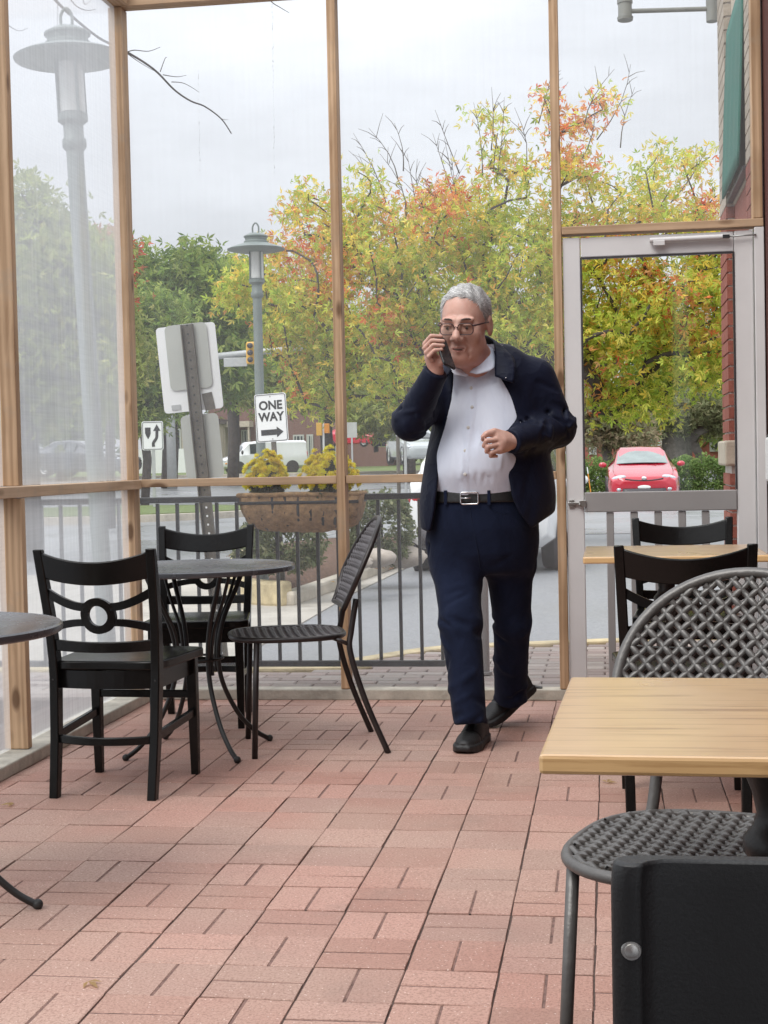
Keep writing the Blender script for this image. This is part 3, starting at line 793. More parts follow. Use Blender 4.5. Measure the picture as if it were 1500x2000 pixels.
    for s in (-1, 1):
        for (p0, p1, p2, h0, h1) in (((.046, .030), (.10, .028), (.190, .082), .013, .016), ((.048, -.024), (.10, -.020), (.190, -.048), .011, .014)):
            V = []; F = []; m_ = 10
            for i in range(m_+1):
                u = i/m_; x = s*((1-u)**2*p0[0]+2*u*(1-u)*p1[0]+u*u*p2[0]); z = zc+(1-u)**2*p0[1]+2*u*(1-u)*p1[1]+u*u*p2[1]
                hh = h0*(1-u)+h1*u
                V += [(x, bow(x, z)-.0078, z-hh), (x, bow(x, z)-.0078, z+hh), (x, bow(x, z)+.0078, z+hh), (x, bow(x, z)+.0078, z-hh)]
                if i: a = (i-1)*4; b = i*4; F += [(a+k, b+k, b+(k+1) % 4, a+(k+1) % 4) for k in range(4)]
            F += [(3, 2, 1, 0), tuple(m_*4+k for k in range(4))]
            if s < 0: F = [tuple(reversed(f)) for f in F]
            sp.add(V, F)
    sp.build('ring_splat', bw, t, 40)
    for s in (-1, 1):
        MB().tube([(s*.176, -.195, .205), (s*.182, .165, .225)], .0085, n=4, flat=1.7, upv=(0, 0, 1)).build('stretcher', bw, t, None, .003)
    MB().tube([(x, -.205-.045*(1-(x/.16)**2), .195) for x in np.linspace(-.16, .16, 13)], .008, n=4, flat=1.7, upv=(0, 0, 1)).build('stretcher', bw, t, 40, .003)
    MB().tube([(-.168, .172, .29), (.168, .172, .29)], .009, n=4, flat=1.5, upv=(0, 0, 1)).build('stretcher', bw, t, None, .003)
    for s in (-1, 1):
        MB().lathe([(0, 0), (.006, 0), (.006, .002), (.003, .0035), (0, .0036)], 12, (s*.181, -.2035, .392), Matrix.Rotation(R(90), 4, 'X').to_3x3()).build('bolt_cap', M['black_metal'], t, True)
    return t
def mid(*p): return (sum(q[0] for q in p)/len(p), sum(q[1] for q in p)/len(p), 0)
wc = wooden_chair('black wooden ring-back chair at left, turned away, nearest the milky vinyl wall', (-1.665, 4.995, 0), R(-3))
def place(src, label, loc, rz):
    o = copy_tree(src); o['label'] = label; o.location = loc; o.rotation_euler = (0, 0, rz); return o
place(wc, 'black wooden ring-back chair behind the round bistro table, facing the camera', (-1.735, 6.22, 0), R(188))
place(wc, 'black wooden ring-back chair at right, turned away, in front of the small wooden table', (.225, 4.83, 0), R(0))
place(wc, 'black wooden ring-back chair beyond the small wooden table, by the glazed door', (.31, 6.28, 0), R(180))

# ------------------------------------------------------------------ round bistro tables
def bistro_table(label, loc, rz):
    t = thing('bistro_table', label, 'table', loc, rz, 'round metal bistro tables')
    H = .722; r0 = .385
    MB().lathe([(0, H-.006), (r0-.012, H-.006), (r0-.006, H-.004), (r0-.001, H-.008), (r0, H-.014), (r0-.002, H-.024), (r0-.008, H-.027), (r0-.014, H-.024), (r0-.03, H-.014), (0, H-.014)], 72).build('table_top', M['top_metal'], t, 30)
    MB().tube([(.20*math.cos(a), .20*math.sin(a), H-.022) for a in np.linspace(0, 2*math.pi, 40, endpoint=False)], .006, 8, closed=True).build('support_ring', M['black_metal'], t, True)
    for k in range(4):
        for q in (-1, 1):
            if q == 1: continue
        a = R(45+90*k); ca, sa = math.cos(a), math.sin(a)
        pts = [(.205, .716-.028), (.175, .62), (.115, .50), (.090, .38), (.105, .26), (.17, .13), (.245, .05), (.305, .012)]
        P = spline([(r_*ca, r_*sa, z) for r_, z in pts], 6)
        lg = MB().tube(P, .0095, 10).build('leg', M['black_metal'], t, True)
        MB().ico((.308*ca, .308*sa, .013), .0135, 2).build('foot_pad', M['rubber'], lg, True)
        # second, slimmer rod beside the leg
        P2 = spline([(r_*math.cos(a+.20), r_*math.sin(a+.20), z) for r_, z in ((.205, .688), (.16, .58), (.105, .47), (.088, .36), (.092, .30))], 6)
        MB().tube(P2, .007, 8).build('brace', M['black_metal'], t, True)
    MB().tube([(.098*math.cos(a), .098*math.sin(a), .36) for a in np.linspace(0, 2*math.pi, 32, endpoint=False)], .005, 8, closed=True).build('waist_ring', M['black_metal'], t, True)
    return t
bt = bistro_table('round dark metal bistro table between the black chairs', (-1.577, 5.59, 0), R(-3))
place(bt, 'round dark metal bistro table cut off by the left edge', (-1.735, 3.50, 0), R(-35))

# ------------------------------------------------------------------ woven metal chairs
def weave(region, frame, pitch, rad, amp, joined, par, mat, name):
    """diagonal straps over/under each other inside region(u, v) -> bool, mapped to 3D by frame(u, v, h)"""
    mbs = []
    step = pitch/2
    for dirn in (0, 1):
        for k in range(-60, 61):
            off = k*pitch+(pitch/2)
            run = []; runs = []
            for i in range(-120, 121):
                s_ = i*step
                a = (s_+off)/math.sqrt(2); b = (s_-off)/math.sqrt(2)
                u, v = (a, b) if dirn == 0 else (b*-1+0.0, a)
                if dirn == 1: u, v = (s_-off)/math.sqrt(2), -(s_+off)/math.sqrt(2)
                if region(u, v):
                    cross = i
                    h = amp*(1 if (cross//2+k) % 2 == 0 else -1)*(1 if dirn == 0 else -1)
                    if i % 2: h *= 0.75 if ((cross//2+k) % 2) == ((((cross+1)//2)+k) % 2) else 0.0
                    run.append(frame(u, v, h))
                elif run:
                    runs.append(run); run = []
            if run: runs.append(run)
            for r_ in runs:
                if len(r_) >= 3: mbs.append(r_)
    if joined:
        mb = MB()
        for r_ in mbs: mb.tube(r_, rad, 4, cap=False)
        o = mb.build(name, mat, par, True); o['kind'] = 'stuff'; return
    for r_ in mbs: MB().tube(r_, rad, 6, cap=False).build('strap', mat, par, True)

def woven_chair(label, loc, rz, joined, mat, frame_mat, W=.235, group='woven metal patio chairs', pitch=.0215, lean_=.36, thick=.31):
    t = thing('woven_metal_chair', label, 'chair', loc, rz, group)
    SZ = .442
    # seat: rounded shield, front = +y
    def seat_r(a):
        return W*(1+.10*abs(math.sin(2*a))**2)
    def seat_in(u, v): return math.hypot(u, v) < seat_r(math.atan2(v, u))-.004
    rim = [(seat_r(a)*math.cos(a), seat_r(a)*math.sin(a), SZ) for a in np.linspace(0, 2*math.pi, 56, endpoint=False)]
    s = MB().tube(rim, .0105, 10, closed=True).build('seat_rim', frame_mat, t, True)
    weave(seat_in, lambda u, v, h: (u, v, SZ+.004+h-.012*(1-(math.hypot(u, v)/W)**2)), pitch, pitch*thick, pitch*(.05 if joined else .13), joined, s, mat, 'woven_seat')
    # back: an arch leaning backwards, bowed round the sitter
    def back_pt(u, v, h=0.0):
        z = SZ+.105+v; y = -.215-lean_*v-.0*v+.36*u*u*.9
        return (u, y-h, z-h*.25)
    HB = .335
    def arch(v): # half width at height v
        tt = v/HB
        if tt <= 0: return .165
        return max(0.0, (W*(.70+.30*min(1, tt/.35)) if tt < .35 else W*math.sqrt(max(0, 1-((tt-.35)/.65)**2.2))))
    def back_in(u, v): return 0.0 < v < HB and abs(u) < arch(v)-.004
    L_ = [(-arch(v), v) for v in np.linspace(0, HB*.35, 6)]
    Aa = [(-W*math.cos(q), HB*.35+HB*.65*(math.sin(q))**.92) for q in np.linspace(.06, math.pi-.06, 40)]
    Rr = [(-a, b) for a, b in reversed(L_)]
    B_ = [(x, 0) for x in np.linspace(.12, -.12, 5)]
    s = MB().tube([back_pt(u, v) for u, v in L_+Aa+Rr+B_], .0105, 10, closed=True).build('back_rim', frame_mat, t, True)
    weave(back_in, back_pt, pitch, pitch*thick, pitch*(.05 if joined else .13), joined, s, mat, 'woven_back')
    for q in (-1, 1):
        MB().tube([(q*W*.88, .13, SZ-.004), (q*W*.93, .14, .2), (q*W*.97, .148, .0)], .0115, 10).build('front_leg', frame_mat, t, True)
        P = spline([(q*.155, -.255, SZ+.14), (q*.165, -.232, SZ+.02), (q*.180, -.225, SZ-.06), (q*.205, -.275, .2), (q*.232, -.355, 0)], 6)
        MB().tube(P, .0115, 10).build('rear_leg', frame_mat, t, True)
        MB().tube([(q*.17, -.16, SZ-.004), (q*.175, -.222, SZ-.03)], .008, 8).build('bracket', frame_mat, t, True)
    return t
M['weave_brown'] = plain('brown_grey_lattice', (.125, .115, .118), .4, .35, var=.2, scale=22)
# one side-on by the round table, one across the wooden table in front
woven_chair('brown-black woven metal chair seen side-on, pulled out from the round table', (-1.245, 5.69, 0), R(107), True, M['weave_brown'], M['bronze_metal'], .218, pitch=.022, lean_=.46, thick=.17)
woven_chair('grey woven metal chair with arched lattice back behind the big wooden table', (*[float(q) for q in AZ(1398, 1660, .442)[:2]], 0), R(164), False, M['weave'], M['weave'], .236)

# ------------------------------------------------------------------ wooden tables with iron pedestals
def wood_table(label, corner, w_, d_, rz, top_z=.742, th=.025):
    t = thing('wooden_table', label, 'table', corner, rz, 'square wooden cafe tables')
    k = 6; bw_ = d_/k
    tp = MB().bb(0, w_, 0, d_, top_z-th, top_z).build('table_top', M['table_wood'], t, None, .005)
    cx, cy = float(AY(1503, 1600, 2.16)[0])+.09, d_/2
    prof = [(.0, .05), (.055, .05), (.06, .06), (.045, .085), (.038, .10), (.034, .16), (.034, .40), (.040, .43), (.030, .45), (.036, .47), (.047, .49), (.047, .52), (.042, .535), (.049, .545), (.049, .565), (.036, .58), (.030, .60), (.036, .63), (.06, .69), (.075, .704), (.0, .705)]
    pd = MB().lathe(prof, 28, (cx, cy, 0)).build('pedestal', M['black_metal'], t, 50)
    fl_ = MB()
    for q in range(10):
        a = 2*math.pi*q/10; fl_.tube([(cx+.035*math.cos(a), cy+.035*math.sin(a), .12), (cx+.035*math.cos(a), cy+.035*math.sin(a), .40)], .005, 6)
    fl_.build('fluting', M['black_metal'], pd, True)
    for q in range(4):
        a = R(45+90*q); ca, sa = math.cos(a), math.sin(a)
        MB().tube(spline([(cx+.03*ca, cy+.03*sa, .09), (cx+.12*ca, cy+.12*sa, .075), (cx+.24*ca, cy+.24*sa, .03), (cx+.29*ca, cy+.29*sa, .012)], 6), .016, 8).build('foot', M['black_metal'], t, True)
        MB().box((cx+.12*ca, cy+.12*sa, .7115), (.2, .03, .009), Matrix.Rotation(a, 3, 'Z')).build('bracket', M['black_metal'], t)
    return t
wt = wood_table('big light wooden table top filling the right foreground', (-.090, 1.835, 0), .66, .655, R(-2.0))
place(wt, 'small light wooden table between two black chairs by the door', (-.095, 5.45, 0), R(0))

# ------------------------------------------------------------------ nearest chair: black panel back with bolts
nc = thing('panel_back_chair', 'plain black panel-back chair with a bolt, nearest the camera', 'chair', (.2225, 1.30, 0.016), R(1))
Y0 = -.35
def lean(z): return Y0-.12*(z-.45)
# the back panel is a thin sheet wrapped round two side tubes
P = []
hw = .232
for k in range(-8, 9):
    x = k/8*(hw-.028); P.append((x, .012*(1-(x/hw)**2)))
side = []
for a in np.linspace(100, 265, 9): side.append((hw-.018+.020*math.cos(R(a-100+90))*0, 0))
def sect(z):
    """outline (x, y) of the back at one height: flat sheet with a rounded fold over each side tube"""
    out_ = []
    y = lean(z)
    out_.append((-hw+.016, y+.009))
    for a in range(90, 271, 20): out_.append((-hw+.0115+.0115*math.cos(R(a)), y-.003+.0115*math.sin(R(a))))
    out_.append((-hw+.0165, y-.0142)); out_.append((-hw+.0205, y-.0085))
    for k in range(-6, 7): out_.append((k/6*(hw-.03), y-.0065+.0035*(k/6)**2))
    out_.append((hw-.0205, y-.0085)); out_.append((hw-.0165, y-.0142))
    for a in range(-90, 91, 20): out_.append((hw-.0115+.0115*math.cos(R(a)), y-.003+.0115*math.sin(R(a))))
    out_.append((hw-.016, y+.009))
    return out_
V = []; F = []; zs = list(np.linspace(.50, .835, 12))+[.843, .848, .8505]
for i, z in enumerate(zs):
    sh = 1.0 if z < .84 else {.843: .99, .848: .975, .8505: .95}[z]
    S_ = sect(min(z, .843))
    for (x, y) in S_: V.append((x*(1 if z < .84 else .985+.0*sh) if z < .84 else x*sh**.25, lean(.84)+(y-lean(min(z, .843)))*sh if z >= .84 else y, z))
n = len(sect(.5))
for i in range(len(zs)-1):
    for k in range(n): F.append((i*n+k, i*n+(k+1) % n, (i+1)*n+(k+1) % n, (i+1)*n+k))
F.append(tuple(reversed(range(n)))); F.append(tuple((len(zs)-1)*n+k for k in range(n)))
link('back_panel', mesh_np('back_panel', V, F), M['black_plastic'], nc, 50, .002)
for s in (-1, 1):
    bz = .7975
    Mx = Matrix.Rotation(R(90), 3, 'X')
    b = MB().lathe([(.0062, -.001), (.0056, .0012), (.0044, .0012), (.0040, .0024), (.002, .0032), (0, .0033)], 20, (s*(hw-.0115), lean(bz)-.0140, bz), Mx).build('bolt', M['steel'], nc, 40)
    MB().tube([(s*(hw-.02), lean(.55), .55), (s*(hw-.02), Y0, .44), (s*(hw-.02), Y0-.03, .2), (s*(hw-.015), Y0-.07, 0)], .012, 10).build('rear_leg', M['black_metal'], nc, True)
    MB().tube([(s*(hw-.02), .06, .44), (s*(hw-.015), .09, 0)], .012, 10).build('front_leg', M['black_metal'], nc, True)
    MB().tube([(s*(hw-.02), Y0, .44), (s*(hw-.02), .065, .44)], .012, 10).build('seat_tube', M['black_metal'], nc, True)
MB().bb(-hw+.035, hw-.035, Y0+.02, .07, .43, .452).build('seat', M['black_plastic'], nc, None, .008)

# ------------------------------------------------------------------ the man: smooth implicit surfaces turned into meshes
def ell_(P, c, r):
    q = (P-np.asarray(c, np.float32))/np.asarray(r, np.float32); k0 = np.sqrt((q*q).sum(1)); q2 = q/np.asarray(r, np.float32); k1 = np.sqrt((q2*q2).sum(1))+1e-9
    return k0*(k0-1)/k1
def cap_(P, a, b, ra, rb=None):
    a = np.asarray(a, np.float32); b = np.asarray(b, np.float32); rb = ra if rb is None else rb
    pa = P-a; ba = b-a; h = np.clip((pa@ba)/(ba@ba), 0, 1)
    return np.sqrt(((pa-h[:, None]*ba)**2).sum(1))-(ra+(rb-ra)*h)
def smin(a, b, k):
    h = np.clip(.5+.5*(b-a)/k, 0, 1); return b+(a-b)*h-k*h*(1-h)
def smax(a, b, k): return -smin(-a, -b, k)
def rbox_(P, c, s_, r_, Mx=None):
    q = P-np.asarray(c, np.float32)
    if Mx is not None: q = q@np.asarray(Mx, np.float32)
    q = np.abs(q)-np.asarray(s_, np.float32)+r_
    return np.sqrt((np.maximum(q, 0)**2).sum(1))+np.minimum(q.max(1), 0)-r_
def sdf_mesh(fn, lo, hi, h):
    lo = np.asarray(lo, float); hi = np.asarray(hi, float)
    B = 4; nb = np.ceil((hi-lo)/(h*B)).astype(int); n = nb*B+1
    V = np.full(n, 1.0, np.float32)
    g = [lo[i]+(np.arange(nb[i])+.5)*h*B for i in range(3)]
    G = np.stack(np.meshgrid(*g, indexing='ij'), -1).reshape(-1, 3).astype(np.float32)
    d = fn(G); act = np.abs(d) < h*B*1.9+.012
    ids = np.stack(np.unravel_index(np.arange(len(G)), nb), 1)
    for (i, j, k) in ids[(d < 0) & ~act]: V[i*B:i*B+B+1, j*B:j*B+B+1, k*B:k*B+B+1] = -1.0
    off = np.stack(np.meshgrid(*[np.arange(B+1)]*3, indexing='ij'), -1).reshape(-1, 3)
    A = ids[act]
    for s0 in range(0, len(A), 3000):
        a = A[s0:s0+3000]; I = (a[:, None, :]*B+off[None]).reshape(-1, 3)
        V[I[:, 0], I[:, 1], I[:, 2]] = fn((lo+I*h).astype(np.float32))
    S = V < 0
    cnt = np.zeros(np.array(n)-1, np.int8)
    for dx in (0, 1):
        for dy in (0, 1):
            for dz in (0, 1): cnt += S[dx:n[0]-1+dx, dy:n[1]-1+dy, dz:n[2]-1+dz]
    cell = np.argwhere((cnt > 0) & (cnt < 8)); vid = np.full(np.array(n)-1, -1, np.int32); vid[tuple(cell.T)] = np.arange(len(cell))
    acc = np.zeros((len(cell), 3)); num = np.zeros(len(cell))
    cor = [(x, y, z) for x in (0, 1) for y in (0, 1) for z in (0, 1)]
    for a in cor:
        for ax in range(3):
            if a[ax]: continue
            b = list(a); b[ax] = 1
            va = V[tuple((cell+a).T)]; vb = V[tuple((cell+b).T)]; x = (va < 0) != (vb < 0)
            t = np.where(x, va/np.where(x, va-vb, 1), 0); t = np.clip(t, 0, 1)
            p = np.tile(np.array(a, float), (len(cell), 1)); p[:, ax] = t
            acc += p*x[:, None]; num += x
    P = lo+(cell+acc/num[:, None])*h
    Q = []
    for ax in range(3):
        sl = [slice(None)]*3; s2 = [slice(None)]*3; sl[ax] = slice(0, -1); s2[ax] = slice(1, None)
        e = np.argwhere(S[tuple(sl)] != S[tuple(s2)])
        o1, o2 = [(1, 2), (2, 0), (0, 1)][ax]
        ok = (e[:, o1] > 0) & (e[:, o2] > 0) & (e[:, o1] < n[o1]-1) & (e[:, o2] < n[o2]-1); e = e[ok]
        flip = S[tuple(e.T)]
        c = []
        for (a, b) in ((1, 1), (0, 1), (0, 0), (1, 0)):
            q = e.copy(); q[:, o1] -= a; q[:, o2] -= b; c.append(vid[tuple(q.T)])
        c = np.stack(c, 1); c[~flip] = c[~flip][:, ::-1]; Q.append(c)
    return P, np.concatenate(Q)
def sdf_part(name, fn, lo, hi, h, mat, par, iters=2):
    V, F = sdf_mesh(fn, lo, hi, h)
    o = link(name, mesh_np(name, V, F), mat, par, True, world=True)
    if iters:
        m_ = o.modifiers.new('smooth', 'SMOOTH'); m_.factor = .5; m_.iterations = iters
    return o

def skin_mat():
    m = MT('skin'); P = m.coord('World')
    n = m.noise(P, 18, 4, .6); f = m.noise(P, 220, 3)
    c = m.ramp(n, [(.3, (.52, .30, .235)), (.55, (.62, .39, .315)), (.75, (.66, .40, .32))])
    c = m.mix(m.math('MULTIPLY', f, .22), c, (.30, .12, .085))
    red = m.noise(P, 7, 3)
    c = m.mix(m.ramp(red, [(.5, 0.0), (.7, .35)]), c, (.60, .25, .18))
    return m.done(m.bsdf(c, .45, 0, m.bump(m.mix(.5, f, m.noise(P, 70, 4, .7)), .3, .003), .45, **{'Subsurface Weight': .12, 'Subsurface Radius': (.012, .005, .003), 'Subsurface Scale': .5}))
def cloth(name, a, b, rough, fine, fb=.2, fold=.5, sheen=.0, vscale=(1, 1, .35), spec=.2):
    m = MT(name); P = m.coord('World')
    n = m.noise(m.n('ShaderNodeMapping', {0: P, 'Scale': vscale}).outputs[0], 9, 4, .55, .8)
    f = m.noise(P, fine, 2, .6)
    c = m.ramp(n, [(.3, a), (.7, b)])
    n2 = m.noise(m.n('ShaderNodeMapping', {0: P, 'Scale': (vscale[0], vscale[1], vscale[2]*1.6), 'Rotation': (.5, .4, .3)}).outputs[0], 8, 2, .45, 1.0)
    rid = m.math('POWER', m.math('SUBTRACT', 1.0, m.math('MULTIPLY', m.math('ABSOLUTE', m.math('SUBTRACT', n2, .5)), 4.0)), 3.0)
    h = m.math('ADD', m.math('ADD', m.math('MULTIPLY', n, fold), m.math('MULTIPLY', rid, fold*.16)), m.math('MULTIPLY', f, fb*.12))
    return m.done(m.bsdf(c, rough, 0, m.bump(h, .32, .03), spec, **{'Sheen Weight': sheen, 'Sheen Roughness': .5}))
M['skin'] = skin_mat()
M['jacket'] = cloth('navy_jacket', (.0046, .0068, .0185), (.0072, .0102, .0265), .55, 500, .1, .75, .03, (1, 1, .6), .16)
M['denim'] = cloth('dark_denim', (.0062, .0100, .026), (.0115, .0175, .042), .85, 700, .6, .65, .05, (1, 1, .6), .12)
M['shirt'] = cloth('white_shirt', (.64, .69, .80), (.73, .78, .88), .75, 600, .15, .30, 0.0, (1.6, 1.6, .30))
M['belt'] = plain('black_leather', (.012, .012, .012), .4, var=.2, bump=.2)
M['shoe'] = plain('black_shoe', (.017, .017, .018), .55, var=.3, scale=30, bump=.2)
M['sole'] = plain('dark_sole', (.03, .03, .032), .6, var=.2)
def hair_mat():
    m = MT('grey_hair'); P = m.coord('World', (60, 160, 160), (0, 0, R(25)))
    n = m.noise(P, 1.0, 4, .7, .5); g = m.noise(m.coord('World'), 14, 3)
    c = m.ramp(n, [(.25, (.17, .165, .16)), (.5, (.36, .36, .355)), (.75, (.58, .58, .57))])
    c = m.mix(m.ramp(g, [(.4, 0.0), (.7, .5)]), c, (.62, .62, .61))
    return m.done(m.bsdf(c, .5, 0, m.bump(n, .8, .006), .35))
M['hair'] = hair_mat()
M['eye'] = plain('eye_white', (.55, .50, .47), .2, var=.05)
M['iris'] = plain('brown_iris', (.035, .02, .012), .15, var=.1)
M['spec_frame'] = plain('dark_red_spectacle_frame', (.035, .012, .014), .3, var=.1)
M['lip'] = plain('lips', (.40, .17, .14), .45, var=.1, scale=60)
M['brow'] = plain('grey_brow', (.10, .075, .062), .7, var=.4, scale=120, bump=.5)
M['phone'] = plain('black_phone', (.006, .006, .007), .4, var=.1)
M['button'] = plain('pale_button', (.62, .60, .56), .35, var=.05)

man = thing('person', 'man in open navy jacket, white shirt and dark jeans, talking on a phone while walking', 'person', (-.5, 5.8, 0))
W = lambda px, py, Y: AY(px, py, Y).astype(np.float32)
# ---- head frame: face turned a little to the picture's left and down
hc = W(908, 634, 5.62); hs = 1.185
ya, pa_, ra_ = R(-10), R(9), R(2)
Hm = np.array(Matrix.Rotation(ya, 3, 'Z') @ Matrix.Rotation(pa_, 3, 'X') @ Matrix.Rotation(ra_, 3, 'Y'))
def to_head(P): return ((P-hc)@Hm)/hs           # world -> head local (face looks along -y)
def from_head(p): return hc+Hm@(np.asarray(p, float)*hs)
def mir(fn): return np.minimum(fn(1), fn(-1))
def head_sdf(Q):
    d = ell_(Q, (0, .018, .038), (.074, .094, .083))
    d = smin(d, ell_(Q, (0, -.022, -.032), (.063, .070, .086)), .03)
    d = smin(d, ell_(Q, (0, -.058, -.093), (.032, .028, .026)), .025)
    ax = np.abs(Q[:, 0]); A = Q.copy(); A[:, 0] = ax
    d = smin(d, ell_(A, (.043, -.022, -.070), (.025, .040, .033)), .022)       # jowl
    d = smin(d, ell_(A, (.040, -.064, -.026), (.026, .020, .026)), .02)        # cheek
    d = smin(d, cap_(A, (.010, -.089, .020), (.045, -.078, .022), .0095, .008), .012)  # brow ridge
    d = smax(d, -ell_(A, (.031, -.100, .001), (.021, .017, .0115)), .010)      # socket
    d = smin(d, ell_(A, (.031, -.0765, .000), (.017, .0125, .0125)), .006)     # lids
    d = smin(d, cap_(Q, (0, -.086, .014), (0, -.1095, -.031), .0078, .0138), .012)  # nose
    d = smin(d, ell_(A, (.0140, -.098, -.037), (.0092, .0115, .0090)), .007)
    d = smax(d, -ell_(A, (.007, -.107, -.0445), (.0042, .006, .003)), .003)
    d = smin(d, cap_(A, (0, -.0935, -.0625), (.024, -.081, -.066), .0050, .003), .008)   # upper lip
    d = smin(d, cap_(A, (0, -.0905, -.0775), (.021, -.081, -.072), .0055, .003), .008)  # lower lip
    d = smax(d, -ell_(Q, (-.001, -.098, -.0695), (.0215, .020, .0042)), .003)   # parted mouth
    d = smax(d, -(cap_(A, (.021, -.088, -.040), (.033, -.076, -.068), .0035)), .008)     # smile fold
    d = smin(d, ell_(A, (.077, .016, -.006), (.0095, .020, .033)), .008)       # ear
    d = smax(d, -ell_(A, (.087, .010, -.002), (.006, .011, .018)), .005)
    d = smin(d, ell_(Q, (0, -.016, -.108), (.046, .050, .026)), .028)           # soft under-chin
    d = smin(d, cap_(A, (.020, -.0860, -.0165), (.040, -.0800, -.0150), .0040, .0035), .006)   # eye bag
    d = smax(d, -cap_(A, (.026, -.080, -.074), (.030, -.070, -.094), .0030), .007)
    d = smax(d, -cap_(Q, (-.026, -.091, .056), (.028, -.091, .055), .0014), .004)
    d = smax(d, -cap_(Q, (-.03, -.090, .045), (.03, -.090, .045), .0016), .004)  # forehead crease
    return d*hs
nk0, nk1 = from_head((0, .012, -.07)), W(945, 735, 5.74)
# ---- joints (picture position plus depth)
RS, RE, RW = W(866, 742, 5.79), W(803, 824, 5.60), W(850, 728, 5.50)
LS, LE, LW = W(1043, 742, 5.80), W(1086, 836, 5.80), W(1000, 862, 5.56)
def jt(P): return P
# ---- hands
def finger(P, pts, rad):
    d = np.full(len(P), 9.0, np.float32)
    for (a, b), (r0, r1) in zip(zip(pts[:-1], pts[1:]), zip(rad[:-1], rad[1:])): d = np.minimum(d, cap_(P, a, b, r0, r1))
    return d
FR = (.0098, .0092, .0085, .0072)
# right hand (picture left): palm below, fingers wrap the phone from outside, thumb under it
pc = W(846, 702, 5.50)
R_f = [[W(838, 690, 5.490), W(829, 672, 5.478), W(842, 656, 5.468), W(862, 657, 5.470)],
       [W(839, 693, 5.476), W(829, 680, 5.460), W(843, 665, 5.450), W(866, 666, 5.455)],
       [W(841, 698, 5.464), W(832, 689, 5.447), W(846, 674, 5.438), W(866, 675, 5.446)],
       [W(844, 704, 5.456), W(837, 697, 5.442), W(849, 684, 5.434), W(863, 683, 5.441)]]
R_t = [W(856, 712, 5.485), W(864, 706, 5.468), W(862, 692, 5.462), W(860, 684, 5.468)]
def rhand(P):
    d = cap_(P, W(851, 722, 5.50), W(843, 699, 5.483), .027, .026)
    d = smin(d, cap_(P, W(850, 716, 5.49), W(840, 692, 5.472), .020, .019), .012)
    d = smin(d, cap_(P, W(852, 726, 5.50), W(856, 708, 5.488), .021, .014), .012)
    for k, f_ in enumerate(R_f): d = smin(d, finger(P, f_, [q*(.98 if k < 3 else .88) for q in FR]), .0035)
    return smin(d, finger(P, R_t, (.0125, .0115, .0100, .0080)), .007)
# left hand (picture right): loose fist, knuckles to the picture's left, thumb on top
L_f = [[W(972, 850, 5.515), W(949, 848, 5.490), W(943, 858, 5.502), W(956, 863, 5.520)],
       [W(974, 858, 5.505), W(950, 861, 5.480), W(945, 871, 5.492), W(960, 874, 5.512)],
       [W(976, 868, 5.505), W(953, 873, 5.482), W(950, 882, 5.494), W(965, 884, 5.514)],
       [W(979, 877, 5.510), W(960, 884, 5.490), W(958, 891, 5.502), W(970, 891, 5.520)]]
L_t = [W(984, 848, 5.530), W(966, 842, 5.508), W(952, 846, 5.492), W(943, 853, 5.488)]
def lhand(P):
    d = cap_(P, W(998, 862, 5.555), W(980, 862, 5.525), .027, .030)
    d = smin(d, cap_(P, W(990, 872, 5.54), W(976, 876, 5.515), .020, .021), .012)
    d = smin(d, cap_(P, W(988, 852, 5.54), W(972, 851, 5.515), .019, .019), .012)
    for k, f_ in enumerate(L_f): d = smin(d, finger(P, f_, [q*(1.0 if k < 3 else .88) for q in FR]), .0035)
    return smin(d, finger(P, L_t, (.0130, .0118, .0105, .0085)), .006)
def near(P, c, r_, fn):
    d = np.full(len(P), .5, np.float32); m_ = ((P-np.asarray(c, np.float32))**2).sum(1) < r_*r_
    if m_.any(): d[m_] = fn(P[m_])
    return d
def body_fn(P):
    d = near(P, hc, .26, lambda q: head_sdf(to_head(q)))
    d = smin(d, cap_(P, nk0, nk1, .066, .080), .03)
    d = smin(d, ell_(P, W(950, 800, 5.80), (.165, .115, .20)), .06)
    d = smin(d, ell_(P, W(945, 930, 5.80), (.17, .14, .18)), .08)
    d = smin(d, smin(cap_(P, RS, RE, .055, .045), cap_(P, RE, RW, .045, .030), .02), .03)
    d = smin(d, smin(cap_(P, LS, LE, .055, .045), cap_(P, LE, LW, .045, .030), .02), .03)
    d = smin(d, near(P, pc, .13, rhand), .008); d = smin(d, near(P, W(972, 864, 5.52), .13, lhand), .008)
    return d
lo = (-1.0, 5.36, .86); hi = (-.05, 6.02, 1.82)
body = sdf_part('body', body_fn, lo, hi, .0040, M['skin'], man, 1)

